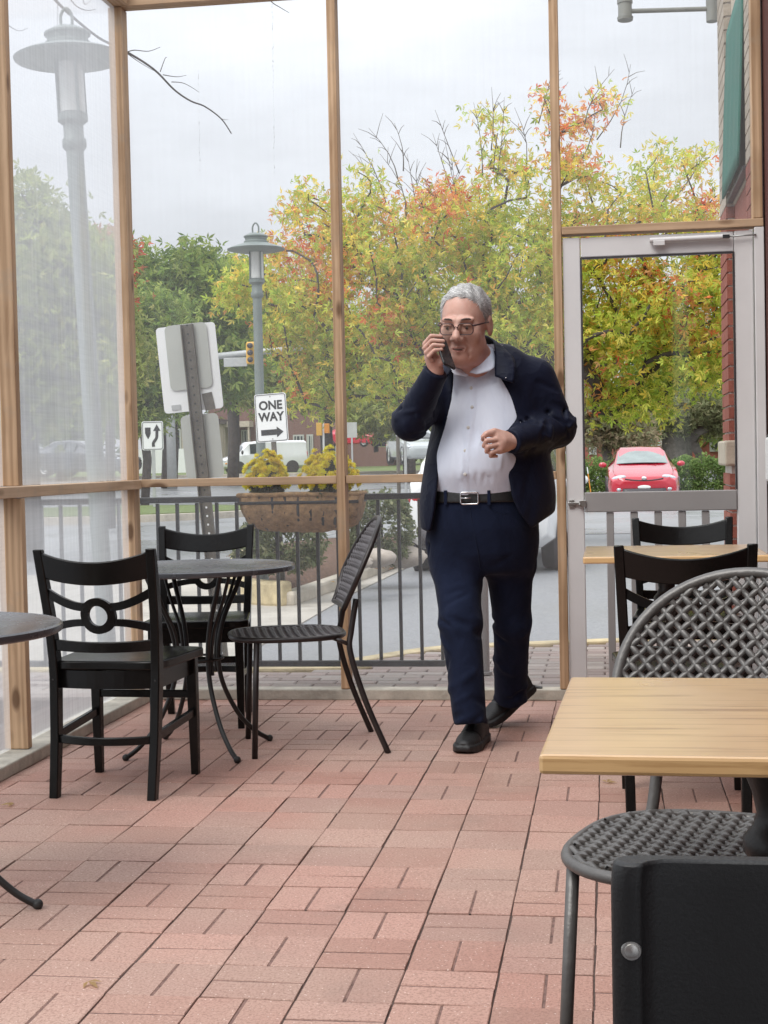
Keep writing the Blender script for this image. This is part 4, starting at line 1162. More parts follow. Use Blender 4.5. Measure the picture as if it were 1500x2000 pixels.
# ---- torso outline by height: (py, left px, right px, centre depth, half depth)
def table(rows):
    z = []; x0 = []; x1 = []; yc = []; ry = []
    for py, a, b, Y, d_ in rows:
        p = W(a, py, Y); q = W(b, py, Y); z.append(p[2]); x0.append(p[0]); x1.append(q[0]); yc.append(Y); ry.append(d_)
    z = np.array(z); o = np.argsort(z); cols = [np.array(v, float)[o] for v in (z, x0, x1, yc, ry)]
    zz = np.linspace(cols[0][0], cols[0][-1], 160); k = np.exp(-.5*(np.arange(-12, 13)/5.0)**2); k /= k.sum()
    out_ = [zz]
    for c in cols[1:]:
        d = np.interp(zz, cols[0], c); out_.append(np.convolve(np.pad(d, 12, mode='reflect', reflect_type='odd'), k, 'valid'))
    return out_
def loft(P, tb, pw=2.3):
    z, x0, x1, yc, ry = tb; zz = P[:, 2]
    a = np.interp(zz, z, x0); b = np.interp(zz, z, x1); c = np.interp(zz, z, yc); r_ = np.interp(zz, z, ry)
    hx = (b-a)/2; u = np.abs(P[:, 0]-(a+b)/2)/hx; v = np.abs(P[:, 1]-c)/r_
    k = (u**pw+v**pw)**(1/pw)
    return ((k-1)*np.minimum(hx, r_)).astype(np.float32)
JT = table([(668, 925, 985, 5.79, .05), (684, 900, 1012, 5.79, .085), (705, 876, 1040, 5.79, .115), (735, 860, 1056, 5.79, .138), (780, 852, 1060, 5.79, .155), (840, 843, 1066, 5.79, .172), (900, 831, 1076, 5.79, .190), (960, 822, 1086, 5.79, .200), (1000, 820, 1086, 5.79, .200), (1045, 824, 1070, 5.79, .198)])
ST = table([(690, 905, 985, 5.75, .06), (712, 878, 1010, 5.76, .10), (740, 868, 1040, 5.77, .122), (780, 862, 1045, 5.77, .142), (840, 852, 1050, 5.77, .168), (890, 842, 1052, 5.77, .192), (925, 838, 1052, 5.775, .196), (950, 842, 1050, 5.785, .180), (975, 846, 1046, 5.79, .160)])
op_z = [];
def edge(rows):
    p = [W(a, py, 5.62) for py, a in rows]; z = np.array([q[2] for q in p]); o = np.argsort(z); return z[o], np.array([q[0] for q in p])[o]
EL = edge([(660, 905), (690, 889), (720, 884), (780, 880), (837, 870), (903, 857), (1000, 847), (1040, 838)])
ER = edge([(660, 950), (700, 962), (733, 960), (773, 955), (833, 967), (893, 987), (970, 1000), (1000, 1013), (1040, 1042)])
zh = [float(W(830, 1034, 5.75)[2]), float(W(1088, 990, 5.75)[2])]
xh = [float(W(830, 1034, 5.75)[0]), float(W(1045, 1034, 5.75)[0]), float(W(1092, 985, 5.75)[0])]
rc_ = random.Random(5)
def limb_creases(a, b, ra, rb, n, near, w=(.006, .011), dep=(.009, .021), ln=(.05, .12), tilt=(15, 60), seed=1):
    """random crease segments lying on a limb's skin, most of them near one end"""
    q = random.Random(seed); a = np.asarray(a, float); b = np.asarray(b, float); t = (b-a)/np.linalg.norm(b-a)
    u = np.cross(t, (0, 0, 1.0)); u = u/np.linalg.norm(u); v = np.cross(t, u); L_ = np.linalg.norm(b-a); out_ = []
    for _ in range(n):
        h = min(1.05, max(0, q.gauss(near, .30))); th = q.uniform(0, 2*math.pi); r_ = ra+(rb-ra)*h
        p = a+t*(h*L_)+(u*math.cos(th)+v*math.sin(th))*r_
        tan = -u*math.sin(th)+v*math.cos(th); al = R(q.uniform(*tilt))*q.choice((-1, 1)); d_ = tan*math.cos(al)+t*math.sin(al)
        l = q.uniform(*ln)/2
        out_.append((p-d_*l, p+d_*l, q.uniform(*w), q.uniform(*dep)*(1 if q.random() < .68 else -.7)))
    return out_
def creases(P, segs):
    o = np.zeros(len(P), np.float32)
    for a, b, w_, dp in segs:
        c = (np.asarray(a)+np.asarray(b))/2; rr = np.linalg.norm(np.asarray(a)-np.asarray(b))/2+w_*2.6
        m_ = np.where(((P-c.astype(np.float32))**2).sum(1) < rr*rr)[0]
        if len(m_) == 0: continue
        pa = P[m_]-np.asarray(a, np.float32); ba = (np.asarray(b)-np.asarray(a)).astype(np.float32); h = np.clip((pa@ba)/(ba@ba), 0, 1)
        d2 = ((pa-h[:, None]*ba)**2).sum(1); o[m_] += dp*np.exp(-d2/(w_*w_))*(np.clip(4*h*(1-h), 0, 1)*.7+.3)
    return o
JC = (limb_creases(RS, RE, .08, .072, 16, .75, seed=11)+limb_creases(RE, RW, .07, .05, 20, .25, seed=12)
      +limb_creases(LS, LE, .09, .078, 16, .7, seed=13)+limb_creases(LE, LW, .076, .048, 20, .2, seed=14))
for _ in range(26):   # long soft drapes down the jacket body
    px = rc_.choice([rc_.uniform(822, 868), rc_.uniform(985, 1085)]); py = rc_.uniform(760, 1000)
    p = W(px, py, 5.63); q_ = W(px+rc_.uniform(-22, 22), py+rc_.uniform(40, 130), 5.62)
    JC.append((p, q_, rc_.uniform(.010, .020), rc_.uniform(-.006, .010)))
JTOP = float(W(950, 672, 5.79)[2])
def jacket_fn(P):
    t = loft(P, JT)
    zz = P[:, 2]
    cr = creases(P, JC)
    t = smax(t+.55*cr, (zz-JTOP).astype(np.float32), .02)
    shell = np.maximum(t, -(t+.024))
    lft = np.interp(zz, *EL); rgt = np.interp(zz, *ER)
    gap = np.minimum(P[:, 0]-lft, rgt-P[:, 0])           # > 0 inside the opening
    gap = np.where(P[:, 1] < 5.79, gap, -.2)
    shell = smax(shell, gap.astype(np.float32), .008)
    hem = np.interp(P[:, 0], xh, [zh[0], zh[0], zh[1]])+.006*np.sin(P[:, 0]*40)
    shell = smax(shell, (hem-zz).astype(np.float32), .008)
    arm1 = smin(cap_(P, RS, RE, .077, .069), cap_(P, RE, RW, .067, .046), .028)
    arm2 = smin(cap_(P, LS, LE, .086, .073), cap_(P, LE, LW, .071, .046), .028)
    # open cuffs
    def cuff(arm, a, b):
        n_ = (np.asarray(b)-np.asarray(a)); n_ = n_/np.linalg.norm(n_); s_ = (P-np.asarray(b, np.float32))@n_.astype(np.float32)
        arm = smax(arm, s_-.010, .006)
        return np.maximum(arm, -np.maximum(arm+.022, -(s_+.006)))
    arm1 = cuff(arm1, RE, RW); arm2 = cuff(arm2, LE, LW)
    arms = np.minimum(arm1, arm2)+cr*np.clip((np.minimum(((P-RW)**2).sum(1), ((P-LW)**2).sum(1))-.003)/.006, .15, 1)
    return smin(shell, arms, .034)
jk = sdf_part('jacket', jacket_fn, (-1.02, 5.40, .78), (-.02, 6.06, 1.62), .0054, M['jacket'], man, 1)

SHC = []
for k in range(34):
    px = rc_.uniform(856, 990); py = rc_.uniform(745, 920)
    SHC.append((W(px, py, 5.60), W(px+rc_.uniform(-10, 10)+(925-px)*.12, py+rc_.uniform(25, 80), 5.585), rc_.uniform(.006, .012), rc_.uniform(-.004, .006)))
for k in range(10):
    px = 862+k*14; SHC.append((W(px, 925, 5.585), W(px+rc_.uniform(-8, 8), 958, 5.60), .007, rc_.uniform(.002, .006)))
def shirt_fn(P):
    t = loft(P, ST, 2.15)+1.7*creases(P, SHC); zz = P[:, 2]
    cx = np.interp(zz, [.95, 1.2, 1.45], [-.545, -.545, -.535])
    pl = np.abs(P[:, 0]-np.interp(zz, PLZ, PLX))-.016
    t = t-.0035*np.clip(-pl/.004, 0, 1)*(P[:, 1] < 5.77)
    t = smax(t, (float(W(900, 975, 5.6)[2])-zz).astype(np.float32), .01)
    return t
plc = [W(px, py, 5.60) for px, py in ((917, 735), (921, 795), (914, 836), (909, 880), (909, 925), (907, 965))]
PLZ = np.array([p[2] for p in plc])[::-1]; PLX = np.array([p[0] for p in plc])[::-1]
sh = sdf_part('shirt', shirt_fn, (-.82, 5.50, .88), (-.22, 5.98, 1.52), .0055, M['shirt'], man, 2)
def on_surf(fn, x, z, y0=5.45, y1=5.80):
    y = np.linspace(y0, y1, 400); P = np.stack([np.full(400, x), y, np.full(400, z)], 1).astype(np.float32)
    d = fn(P); i = np.argmax(d < 0); return float(y[i])
L2W = Vector(man.location)
for py in (757, 795, 835, 880, 926):
    z = float(W(915, py, 5.6)[2]); x = float(np.interp(z, PLZ, PLX)); y = on_surf(shirt_fn, x, z)
    MB().lathe([(0, .0035), (.004, .0035), (.0062, .003), (.0066, .0), (0, 0)], 14, Vector((x, y+.0005, z))-L2W, Matrix.Rotation(R(90), 3, 'X')).build('button', M['button'], sh, True)

# shirt collar: two folded wings and a band
def wing(pts, name, mat, par, th=.003):
    """pts: rows of world points"""
    n = len(pts[0]); V = [p for r_ in pts for p in r_]; F = []
    for j in range(len(pts)-1):
        for i in range(n-1): F.append((j*n+i, j*n+i+1, (j+1)*n+i+1, (j+1)*n+i))
    o = link(name, mesh_np(name, V, F), mat, par, True, world=False); o.data.transform(Matrix.Translation(-L2W))
    s_ = o.modifiers.new('s', 'SOLIDIFY'); s_.thickness = th; s_.offset = 0
    b_ = o.modifiers.new('b', 'SUBSURF'); b_.levels = 2; b_.render_levels = 2; b_.boundary_smooth = 'PRESERVE_CORNERS'
    o.modifiers.move(1, 0)
    return o
wing([[W(951, 672, 5.70), W(944, 692, 5.645), W(931, 712, 5.62), W(917, 728, 5.612)],
      [W(962, 678, 5.70), W(957, 698, 5.635), W(944, 716, 5.605), W(926, 729, 5.602)],
      [W(968, 690, 5.715), W(968, 712, 5.635), W(963, 724, 5.60), W(930, 731, 5.598)]], 'collar', M['shirt'], man)
wing([[W(884, 690, 5.64), W(889, 706, 5.628), W(899, 722, 5.618), W(915, 733, 5.612)],
      [W(880, 700, 5.63), W(885, 714, 5.615), W(894, 725, 5.606), W(910, 737, 5.605)],
      [W(876, 708, 5.63), W(881, 724, 5.61), W(889, 735, 5.600), W(902, 732, 5.603)]], 'collar', M['shirt'], man)
# jacket collar standing up round the neck
wing([[W(967, 735, 5.612), W(966, 715, 5.62), W(968, 690, 5.65), W(966, 664, 5.71), W(950, 655, 5.79), W(925, 655, 5.83), W(900, 662, 5.80), W(888, 680, 5.72), W(884, 702, 5.64), W(884, 724, 5.612)],
      [W(984, 742, 5.60), W(986, 722, 5.61), W(988, 700, 5.64), W(986, 676, 5.70), W(962, 662, 5.82), W(925, 660, 5.87), W(890, 668, 5.83), W(872, 688, 5.73), W(870, 708, 5.635), W(874, 732, 5.60)],
      [W(1003, 748, 5.605), W(1006, 728, 5.615), W(1006, 708, 5.65), W(1000, 690, 5.72), W(970, 680, 5.86), W(925, 678, 5.91), W(886, 684, 5.86), W(864, 702, 5.74), W(862, 720, 5.645), W(868, 745, 5.605)]], 'jacket_collar', M['jacket'], man, .006)
MB().box(Vector(W(988, 738, 5.585))-L2W, (.004, .004, .004)).build('snap', M['chrome'], jk, bevel=.001)

# ---- trousers
RH, RK, RA = W(889, 1060, 5.82), W(900, 1215, 5.70), W(917, 1402, 5.66)
LH, LK, LA = W(993, 1060, 5.84), W(1000, 1215, 5.94), W(997, 1358, 6.12)
TT = table([(940, 846, 1048, 5.80, .165), (985, 842, 1052, 5.80, .175), (1030, 838, 1052, 5.81, .180), (1080, 842, 1046, 5.82, .165), (1120, 850, 1040, 5.83, .12)])
TC = (limb_creases(RH, RK, .10, .078, 12, .15, (.010, .018), (.006, .012), (.08, .18), (10, 45), 21)+limb_creases(RK, RA, .078, .064, 14, .05, (.009, .015), (.006, .012), (.06, .13), (10, 45), 22)
      +limb_creases(RK, RA, .072, .064, 14, .92, (.009, .014), (.006, .012), (.07, .14), (5, 35), 23)
      +limb_creases(LH, LK, .10, .073, 12, .15, (.010, .018), (.006, .012), (.08, .18), (10, 45), 24)+limb_creases(LK, LA, .073, .066, 12, .05, (.009, .015), (.006, .012), (.06, .13), (10, 45), 25)
      +limb_creases(LK, LA, .070, .066, 12, .9, (.009, .014), (.006, .012), (.07, .14), (5, 35), 26))
for k in range(5):    # pull lines out of the crotch
    TC.append((W(938, 1120+k*6, 5.66), W(880-k*4, 1085+k*26, 5.66), .012, .006)); TC.append((W(945, 1120+k*6, 5.68), W(1000+k*5, 1085+k*26, 5.68), .012, .006))
def tr_fn(P):
    t = loft(P, TT, 2.3); zz = P[:, 2]
    t = smax(t, (float(W(900, 1120, 5.8)[2])-zz).astype(np.float32), .03)
    t = smax(t, (zz-float(W(900, 962, 5.6)[2])).astype(np.float32), .006)
    def leg(H, K, A, r0, rk, ra, ph):
        a = cap_(P, H, K, r0, rk); b = cap_(P, K, A, rk, ra)
        crease = smin(a, b, .03)
        n_ = (A-K)/np.linalg.norm(A-K); s_ = (P-A)@n_.astype(np.float32)
        crease = smax(crease, s_-.022, .006)
        return np.maximum(crease, -np.maximum(crease+.016, -(s_-.004)))
    lr = leg(RH, RK, RA, .104, .078, .064, .3); ll = leg(LH, LK, LA, .102, .073, .066, 1.7)
    legs = smin(lr, ll, .012)
    return smin(t, legs, .05)+1.35*creases(P, TC)
tr = sdf_part('trousers', tr_fn, (-.82, 5.50, .02), (-.18, 6.30, 1.0), .006, M['denim'], man, 1)
# fly seam and pocket stitch as thin raised seams
def seam(pts, rad=.0016, name='seam', mat='denim'):
    P = []
    for px, py in pts:
        p = W(px, py, 5.62); y = on_surf(tr_fn, float(p[0]), float(p[2]), 5.45, 5.95); p = W(px, py, y-.001); P.append(np.asarray(p)-np.array(L2W))
    MB().tube(spline(P, 4), rad, 6).build(name, M[mat], tr, True)
seam([(918, 990), (922, 1020), (928, 1050), (934, 1080), (938, 1110)])
seam([(955, 990), (965, 998), (985, 1003), (1003, 1001)])
# belt with buckle
bz0, bz1 = float(W(920, 984, 5.6)[2]), float(W(920, 958, 5.6)[2])
def belt_fn(P):
    t = loft(P, TT, 2.3); zz = P[:, 2]
    return np.maximum(np.maximum(np.maximum(t-.010, -(t+.004)), np.abs(zz-(bz0+bz1)/2)-(bz1-bz0)/2+.003), -(t-.001) if False else t-.010)
bl = sdf_part('belt', belt_fn, (-.80, 5.55, bz0-.02), (-.22, 6.05, bz1+.02), .005, M['belt'], man, 2)
bxy = on_surf(belt_fn, float(W(917, 972, 5.62)[0]), (bz0+bz1)/2, 5.45, 5.95)
c0 = W(917, 973, bxy-.006)
rc = [(c0[0]+x, c0[1]-.002, c0[2]+z) for x, z in rect(.066, .044, .008)]
MB().tube([np.array(p)-np.array(L2W) for p in rc], .0032, 8, closed=True).build('buckle', M['chrome'], bl, True)
MB().tube([np.array((c0[0]-.03, c0[1]-.004, c0[2]))-np.array(L2W), np.array((c0[0]+.006, c0[1]-.005, c0[2]+.001))-np.array(L2W)], .0022, 8).build('buckle_pin', M['chrome'], bl, True)
for px in (955, 870):
    p = W(px, 972, 5.62); y = on_surf(belt_fn, float(p[0]), float(p[2])); p = W(px, 972, y-.003)
    MB().box(Vector(p)-L2W, (.012, .005, .055)).build('belt_loop', M['denim'], tr, bevel=.001)

# ---- shoes
def shoe_fn(O, fwd, upv, L_=.30):
    fwd = fwd/np.linalg.norm(fwd); sd_ = np.cross(fwd, upv); sd_ /= np.linalg.norm(sd_); up_ = np.cross(sd_, fwd)
    B_ = np.stack([sd_, fwd, up_], 1).astype(np.float32)
    def fn(P):
        Q = (P-O.astype(np.float32))@B_                # x side, y forward (heel 0 -> toe L_), z up from ground
        t = np.clip(Q[:, 1]/L_, 0, 1)
        hw = np.interp(t, [0, .08, .3, .55, .72, .88, 1], [.030, .036, .037, .046, .050, .042, .022])
        top = np.interp(t, [0, .1, .3, .45, .6, .8, .95, 1], [.098, .108, .112, .100, .078, .062, .050, .036])
        u = np.abs(Q[:, 0])/hw; v = np.clip(Q[:, 2]-.018, 0, None)/(top-.018)
        k = (u**2.4+v**2.4)**(1/2.4); up1 = (k-1)*.035
        up1 = np.maximum(up1, -Q[:, 2]+.012)
        up1 = np.maximum(up1, np.maximum(-Q[:, 1], Q[:, 1]-L_*.985))
        sole = np.maximum(np.maximum(np.abs(Q[:, 0])-hw-.005, np.maximum(-Q[:, 2]+.0+.012*np.clip((t-.75)/.25, 0, 1)**2, Q[:, 2]-.030)), np.maximum(-Q[:, 1]-.006, Q[:, 1]-L_))
        welt = .0035*np.clip(1-np.abs(Q[:, 2]-.034)/.004, 0, 1)
        seam_ = .003*np.clip(1-np.abs(Q[:, 1]-L_*.58-.3*Q[:, 2])/.006, 0, 1)
        return smin(up1+welt+seam_, sole, .004).astype(np.float32)
    return fn
upz = np.array([0, 0, 1.0])
# front foot flat on the floor; rear foot on its toe with the heel lifted
toe = AZ(903, 1474, .0); heel = np.array([toe[0]+.05, toe[1]+.298, 0.0])
sdf_part('shoe', shoe_fn(heel, toe-heel, upz), (heel[0]-.20, toe[1]-.05, -.01), (heel[0]+.15, heel[1]+.05, .15), .0048, M['shoe'], man, 1)
toe2 = AZ(950, 1422, .0); heel2 = np.array([toe2[0]+.175, toe2[1]+.19, .125])
f2 = toe2-heel2
sdf_part('shoe', shoe_fn(heel2, f2, upz, .30), (toe2[0]-.10, toe2[1]-.12, -.02), (heel2[0]+.12, heel2[1]+.12, .32), .0048, M['shoe'], man, 1)

# ---- hair, brows, eyes, glasses
def hair_fn(P):
    Q = to_head(P)
    d = ell_(Q, (0, .019, .040), (.0772, .0978, .0862))
    part_ = .004*np.sin(Q[:, 0]*210+Q[:, 1]*60)*.5+.003*np.sin(Q[:, 1]*150+Q[:, 0]*90)*.5
    d = d+part_*.55
    # hair line: high over the brow, falling behind the temple to the ear and nape
    x = np.abs(Q[:, 0])
    line = np.interp(Q[:, 1], [-.10, -.078, -.060, -.040, -.018, -.006, .012, .03, .06, .12], [.100, .090, .086, .070, .014, -.022, .018, -.045, -.085, -.085])
    line = np.where(Q[:, 1] < -.03, line+.006*np.cos(Q[:, 0]*28+.6)-.22*np.clip(x-.048, 0, None)*1.2, line)
    line = line+.0018*np.sin(Q[:, 0]*170+Q[:, 1]*60)+.0012*np.sin(Q[:, 0]*330-Q[:, 1]*90)
    d = smax(d, (line-Q[:, 2]).astype(np.float32), .012)
    inner = ell_(Q, (0, .018, .038), (.0735, .0935, .0825))
    return np.maximum(d, -(inner+.004))*hs
hr = sdf_part('hair', hair_fn, hc-.16, hc+.17, .0036, M['hair'], man, 1)
hv = np.zeros(len(hr.data.vertices)*3); hr.data.vertices.foreach_get('co', hv); hv = hv.reshape(-1, 3)+np.array(L2W)
hn = np.zeros(len(hr.data.vertices)*3); hr.data.vertices.foreach_get('normal', hn); hn = hn.reshape(-1, 3)
rs = np.random.RandomState(9); ql = ((hv-hc)@Hm)/hs
outer = ((hv-hc)*hn).sum(1) > .03; idx = np.where(outer)[0]; idx = idx[rs.randint(0, len(idx), 9000)]
P0 = hv[idx]+rs.normal(size=(9000, 3))*.0016; N0 = hn[idx]; Q0 = ql[idx]
top_ = np.clip((Q0[:, 2]-.045)/.05, 0, 1)[:, None]
dl = top_*np.array([-.85, .35, .10])+(1-top_)*np.array([0, .55, -.80])+rs.normal(size=(9000, 3))*.16
dw = dl@Hm.T; dw -= N0*(dw*N0).sum(1)[:, None]; dw /= np.linalg.norm(dw, axis=1)[:, None]; sw = np.cross(N0, dw)
ln = rs.uniform(.012, .030, (9000, 1)); wd_ = .00075
VV = np.zeros((9000, 6, 3))
for k, (u, lift, wk) in enumerate(((0, -.001, 1.0), (.5, .0028, .9), (1.0, .0022, .25))):
    c_ = P0+dw*ln*u+N0*(lift-(.9*u*u*ln*ln/.10)); VV[:, k*2] = c_-sw*wd_*wk; VV[:, k*2+1] = c_+sw*wd_*wk
base = np.arange(9000)[:, None]*6; FF = np.concatenate([base+np.array([[0, 1, 3, 2]]), base+np.array([[2, 3, 5, 4]])])
g_ = rs.uniform(.26, .85, 9000)*(.75+.35*np.clip(Q0[:, 2]/.09, 0, 1)); CC = np.repeat(np.stack([g_, g_*.99, g_*.97, np.ones(9000)], 1), 6, 0)
me = mesh_np('strands', VV.reshape(-1, 3)-np.array(L2W), FF); ca = me.color_attributes.new('Col', 'FLOAT_COLOR', 'POINT'); ca.data.foreach_set('color', CC.astype(np.float32).ravel())
m_ = MT('hair_strand'); M['strand'] = m_.done(m_.bsdf(m_.n('ShaderNodeVertexColor', layer_name='Col').outputs[0], .45, 0, None, .4))
link('hair_strands', me, M['strand'], hr)['kind'] = 'stuff'
def hp(p): return np.asarray(from_head(p))-np.array(L2W)
for s in (-1, 1):
    e = MB().ico(hp((s*.031, -.0772, -.0005)), .0118*hs, 2).build('eye', M['eye'], man, True)
    MB().ico(hp((s*.031-.0020, -.0862, -.0045)), .0048*hs, 2).build('iris', M['iris'], e, True)
    MB().tube([hp((s*.014, -.0975, .0215)), hp((s*.025, -.0965, .0245)), hp((s*.038, -.0895, .0245)), hp((s*.050, -.0765, .0180))], [.0020*hs, .0032*hs, .0030*hs, .0014*hs], 8, flat=.9).build('brow', M['brow'], man, True)
    MB().tube([hp((s*.017, -.0870, .0030)), hp((s*.024, -.0900, .0058)), hp((s*.031, -.0905, .0064)), hp((s*.038, -.0878, .0052)), hp((s*.046, -.0815, .0015))], [.002, .0048, .0056, .0048, .002], 8).build('eyelid', M['skin'], man, True)
lp = MB().tube([hp((-.022, -.0855, -.0665)), hp((-.008, -.0968, -.0645)), hp((0, -.0972, -.0655)), hp((.008, -.0968, -.0645)), hp((.022, -.0855, -.0665))], [.0008, .0021, .0023, .0021, .0008], 8).build('lip', M['lip'], man, True)
lp = MB().tube([hp((-.020, -.0850, -.0725)), hp((0, -.0950, -.0765)), hp((.020, -.0850, -.0725))], [.001, .0034, .001], 8).build('lip', M['lip'], man, True)
MB().tube([hp((-.014, -.0835, -.0672)), hp((0, -.0885, -.0676)), hp((.014, -.0835, -.0672))], .0032, 8).build('teeth', M['button'], man, True)
gl = bpy.data.objects.new('glasses', None); COL.objects.link(gl); gl.parent = man; gl.empty_display_size = .02
def lens_pts(s, k=1.0):
    o = []
    for x, z in rect(.047*k, .034*k, .012*k, 5):
        xx = s*.0295+x; o.append(hp((xx, -.1075+.9*xx*xx*3.0, -.006+z)))
    return o
for s in (-1, 1):
    MB().tube(lens_pts(s), .0019, 8, closed=True).build('rim', M['spec_frame'], gl, True)
    P = lens_pts(s, .97); c_ = sum(P)/len(P); n = len(P)
    MB().add([c_]+P, [(0, 1+i, 1+(i+1) % n) for i in range(n)]).build('lens', M['lens'], gl)
    MB().tube([hp((s*.0525, -.099, .004)), hp((s*.066, -.080, .006)), hp((s*.0765, -.03, .008)), hp((s*.079, .012, .006)), hp((s*.079, .024, -.006))], [.0024, .0022, .0019, .0019, .0019], 8, flat=1.5).build('temple', M['spec_frame'], gl, True)
MB().tube([hp((-.007, -.108, -.001)), hp((0, -.1115, .002)), hp((.007, -.108, -.001))], .0019, 8).build('bridge', M['spec_frame'], gl, True)

# ---- phone at his ear
phc = W(868, 687, 5.468)
ph = thing('mobile_phone', "black mobile phone held to the man's ear", 'phone', phc)
ax_l = np.asarray(W(876, 712, 5.45)-W(858, 660, 5.51)); ax_l = ax_l/np.linalg.norm(ax_l)
ax_w = np.cross(ax_l, np.array([1.0, -.62, .1])); ax_w /= np.linalg.norm(ax_w); ax_t = np.cross(ax_w, ax_l)
Mp = Matrix((ax_w, ax_l, ax_t)).transposed()
b = MB()
rp = rect(.070, .146, .012, 5)
n = len(rp); V = [Mp @ Vector((x, y, z)) for z in (-.004, .004) for x, y in rp]
b.add(V, [tuple(reversed(range(n))), tuple(range(n, 2*n))]+[(i, (i+1) % n, (i+1) % n+n, i+n) for i in range(n)]).build('case', M['phone'], ph, None, .002)
MB().add([Mp @ Vector((x*.93, y*.96, .0046)) for x, y in rp], [tuple(range(n))]).build('screen', M['carglass'], ph)

# ------------------------------------------------------------------ plants
def leaf_mesh(pts, cols, size, rs, lobes=3, flat=.35, narrow=.30):
    """one small lobed leaf per point: `lobes` narrow kites fanned out from the stalk"""
    n = len(pts); pts = np.asarray(pts)
    nrm = rs.normal(size=(n, 3)); nrm[:, 2] += flat*2.0; nrm /= np.linalg.norm(nrm, axis=1)[:, None]
    t = rs.normal(size=(n, 3)); t[:, 2] -= .35; t -= nrm*(t*nrm).sum(1)[:, None]; t /= np.linalg.norm(t, axis=1)[:, None]
    b = np.cross(nrm, t); sz = size*rs.uniform(.65, 1.25, n)
    VV = []; FF = []; 
    ang = [0.0] if lobes == 1 else [-.85, 0.0, .85] if lobes == 3 else [-1.2, -.55, 0, .55, 1.2]
    per = 4*len(ang); V = np.zeros((n, per, 3))
    for k, a in enumerate(ang):
        d = t*math.cos(a)+b*math.sin(a); e = -t*math.sin(a)+b*math.cos(a); ln = (1.0 if abs(a) < .1 else .72)*sz
        root = pts+t*(sz*.10*k)[:, None]*0
        V[:, k*4+0] = root; V[:, k*4+1] = root+d*(ln*.5)[:, None]+e*(ln*narrow*.5)[:, None]+nrm*(ln*.06)[:, None]
        V[:, k*4+2] = root+d*ln[:, None]-nrm*(ln*.08)[:, None]; V[:, k*4+3] = root+d*(ln*.5)[:, None]-e*(ln*narrow*.5)[:, None]+nrm*(ln*.06)[:, None]
    F = np.arange(n*per).reshape(-1, 4)
    C = np.repeat(np.concatenate([np.asarray(cols), np.ones((n, 1))], 1), per, 0)
    return V.reshape(-1, 3), F, C
def leaf_obj(name, V, F, C, mat, par):
    me = mesh_np(name, V, F); ca = me.color_attributes.new('Col', 'FLOAT_COLOR', 'POINT'); ca.data.foreach_set('color', C.astype(np.float32).ravel())
    return link(name, me, mat, par, None, world=True)
def grow(trunk, tips, rs, r0, kink=.10, up=.12, nbare=0):
    """join every tip to the nearest earlier branch point; returns tubes with tapering radii"""
    nodes = [np.array(p, float) for p in trunk]; par = [-1]+list(range(len(trunk)-1)); tipidx = []
    top = nodes[-1]
    order = np.argsort([np.linalg.norm(np.array(p)-nodes[len(nodes)//2]) for p in tips])
    for i in order:
        p = np.array(tips[i], float); A = np.array(nodes)
        d = np.linalg.norm(A-p, axis=1)+1.4*np.maximum(0, A[:, 2]-p[2]+.05); d[0] += 5
        j = int(np.argmin(d)); a = nodes[j]; L_ = np.linalg.norm(p-a); m_ = max(2, min(6, int(L_/.35)+1)); prev = j
        for k in range(1, m_+1):
            u = k/m_; q = a+(p-a)*u+rs.normal(size=3)*kink*L_*.4*(1 if k < m_ else 0); q[2] += up*L_*math.sin(math.pi*u)*.5
            nodes.append(q); par.append(prev); prev = len(nodes)-1
        tipidx.append((prev, .06 if i >= len(tips)-nbare else 1.0))
    w_ = np.zeros(len(nodes))
    for t, q in tipidx:
        while t >= 0: w_[t] += q; t = par[t]
    rad = np.maximum(r0*(w_/max(1, w_[0]))**.5, min(r0*.03, .0045) if r0 < .5 else .012)
    ch = {}
    for i, p in enumerate(par): ch.setdefault(p, []).append(i)
    mb = MB(); st = [(0, [0])]
    stack = [0]; 
    def chain(start, first):
        path = ([first] if first >= 0 else [])+[start]; cur = start
        while True:
            c = ch.get(cur, [])
            if not c: break
            c = sorted(c, key=lambda q: -w_[q]); 
            for e in c[1:]: todo.append((e, cur))
            cur = c[0]; path.append(cur)
        return path
    todo = [(0, -1)]
    while todo:
        s_, f_ = todo.pop(); pth = chain(s_, f_)
        if len(pth) < 2: continue
        rr = [rad[i] for i in pth]
        if f_ >= 0: rr[0] = rad[pth[1]]
        mb.tube([nodes[i] for i in pth], rr, 6 if rr[0] > r0*.2 else 4, cap=True)
    return mb
def pal(rs, n, cols, wts):
    cols = np.array(cols); c = cols[rs.choice(len(cols), n, p=np.array(wts)/np.sum(wts))]
    return c*rs.uniform(.72, 1.28, (n, 1))
def blob_tips(rs, blobs, D, dens):
    """points filling picture-space blobs (px, py, rx, ry, depth half-extent) at distance D"""
    out_ = []
    for (px, py, rx, ry, dd) in blobs:
        n = max(3, int(dens*rx*ry*(.34 if (py < 400 and D > 20.5 and D < 22) else 1)))
        for _ in range(n):
            v = rs.normal(size=3); v = v/np.linalg.norm(v)*rs.uniform(0, 1)**.33
            out_.append(AD(px+v[0]*rx, py+v[1]*ry, D+v[2]*dd))
    return out_
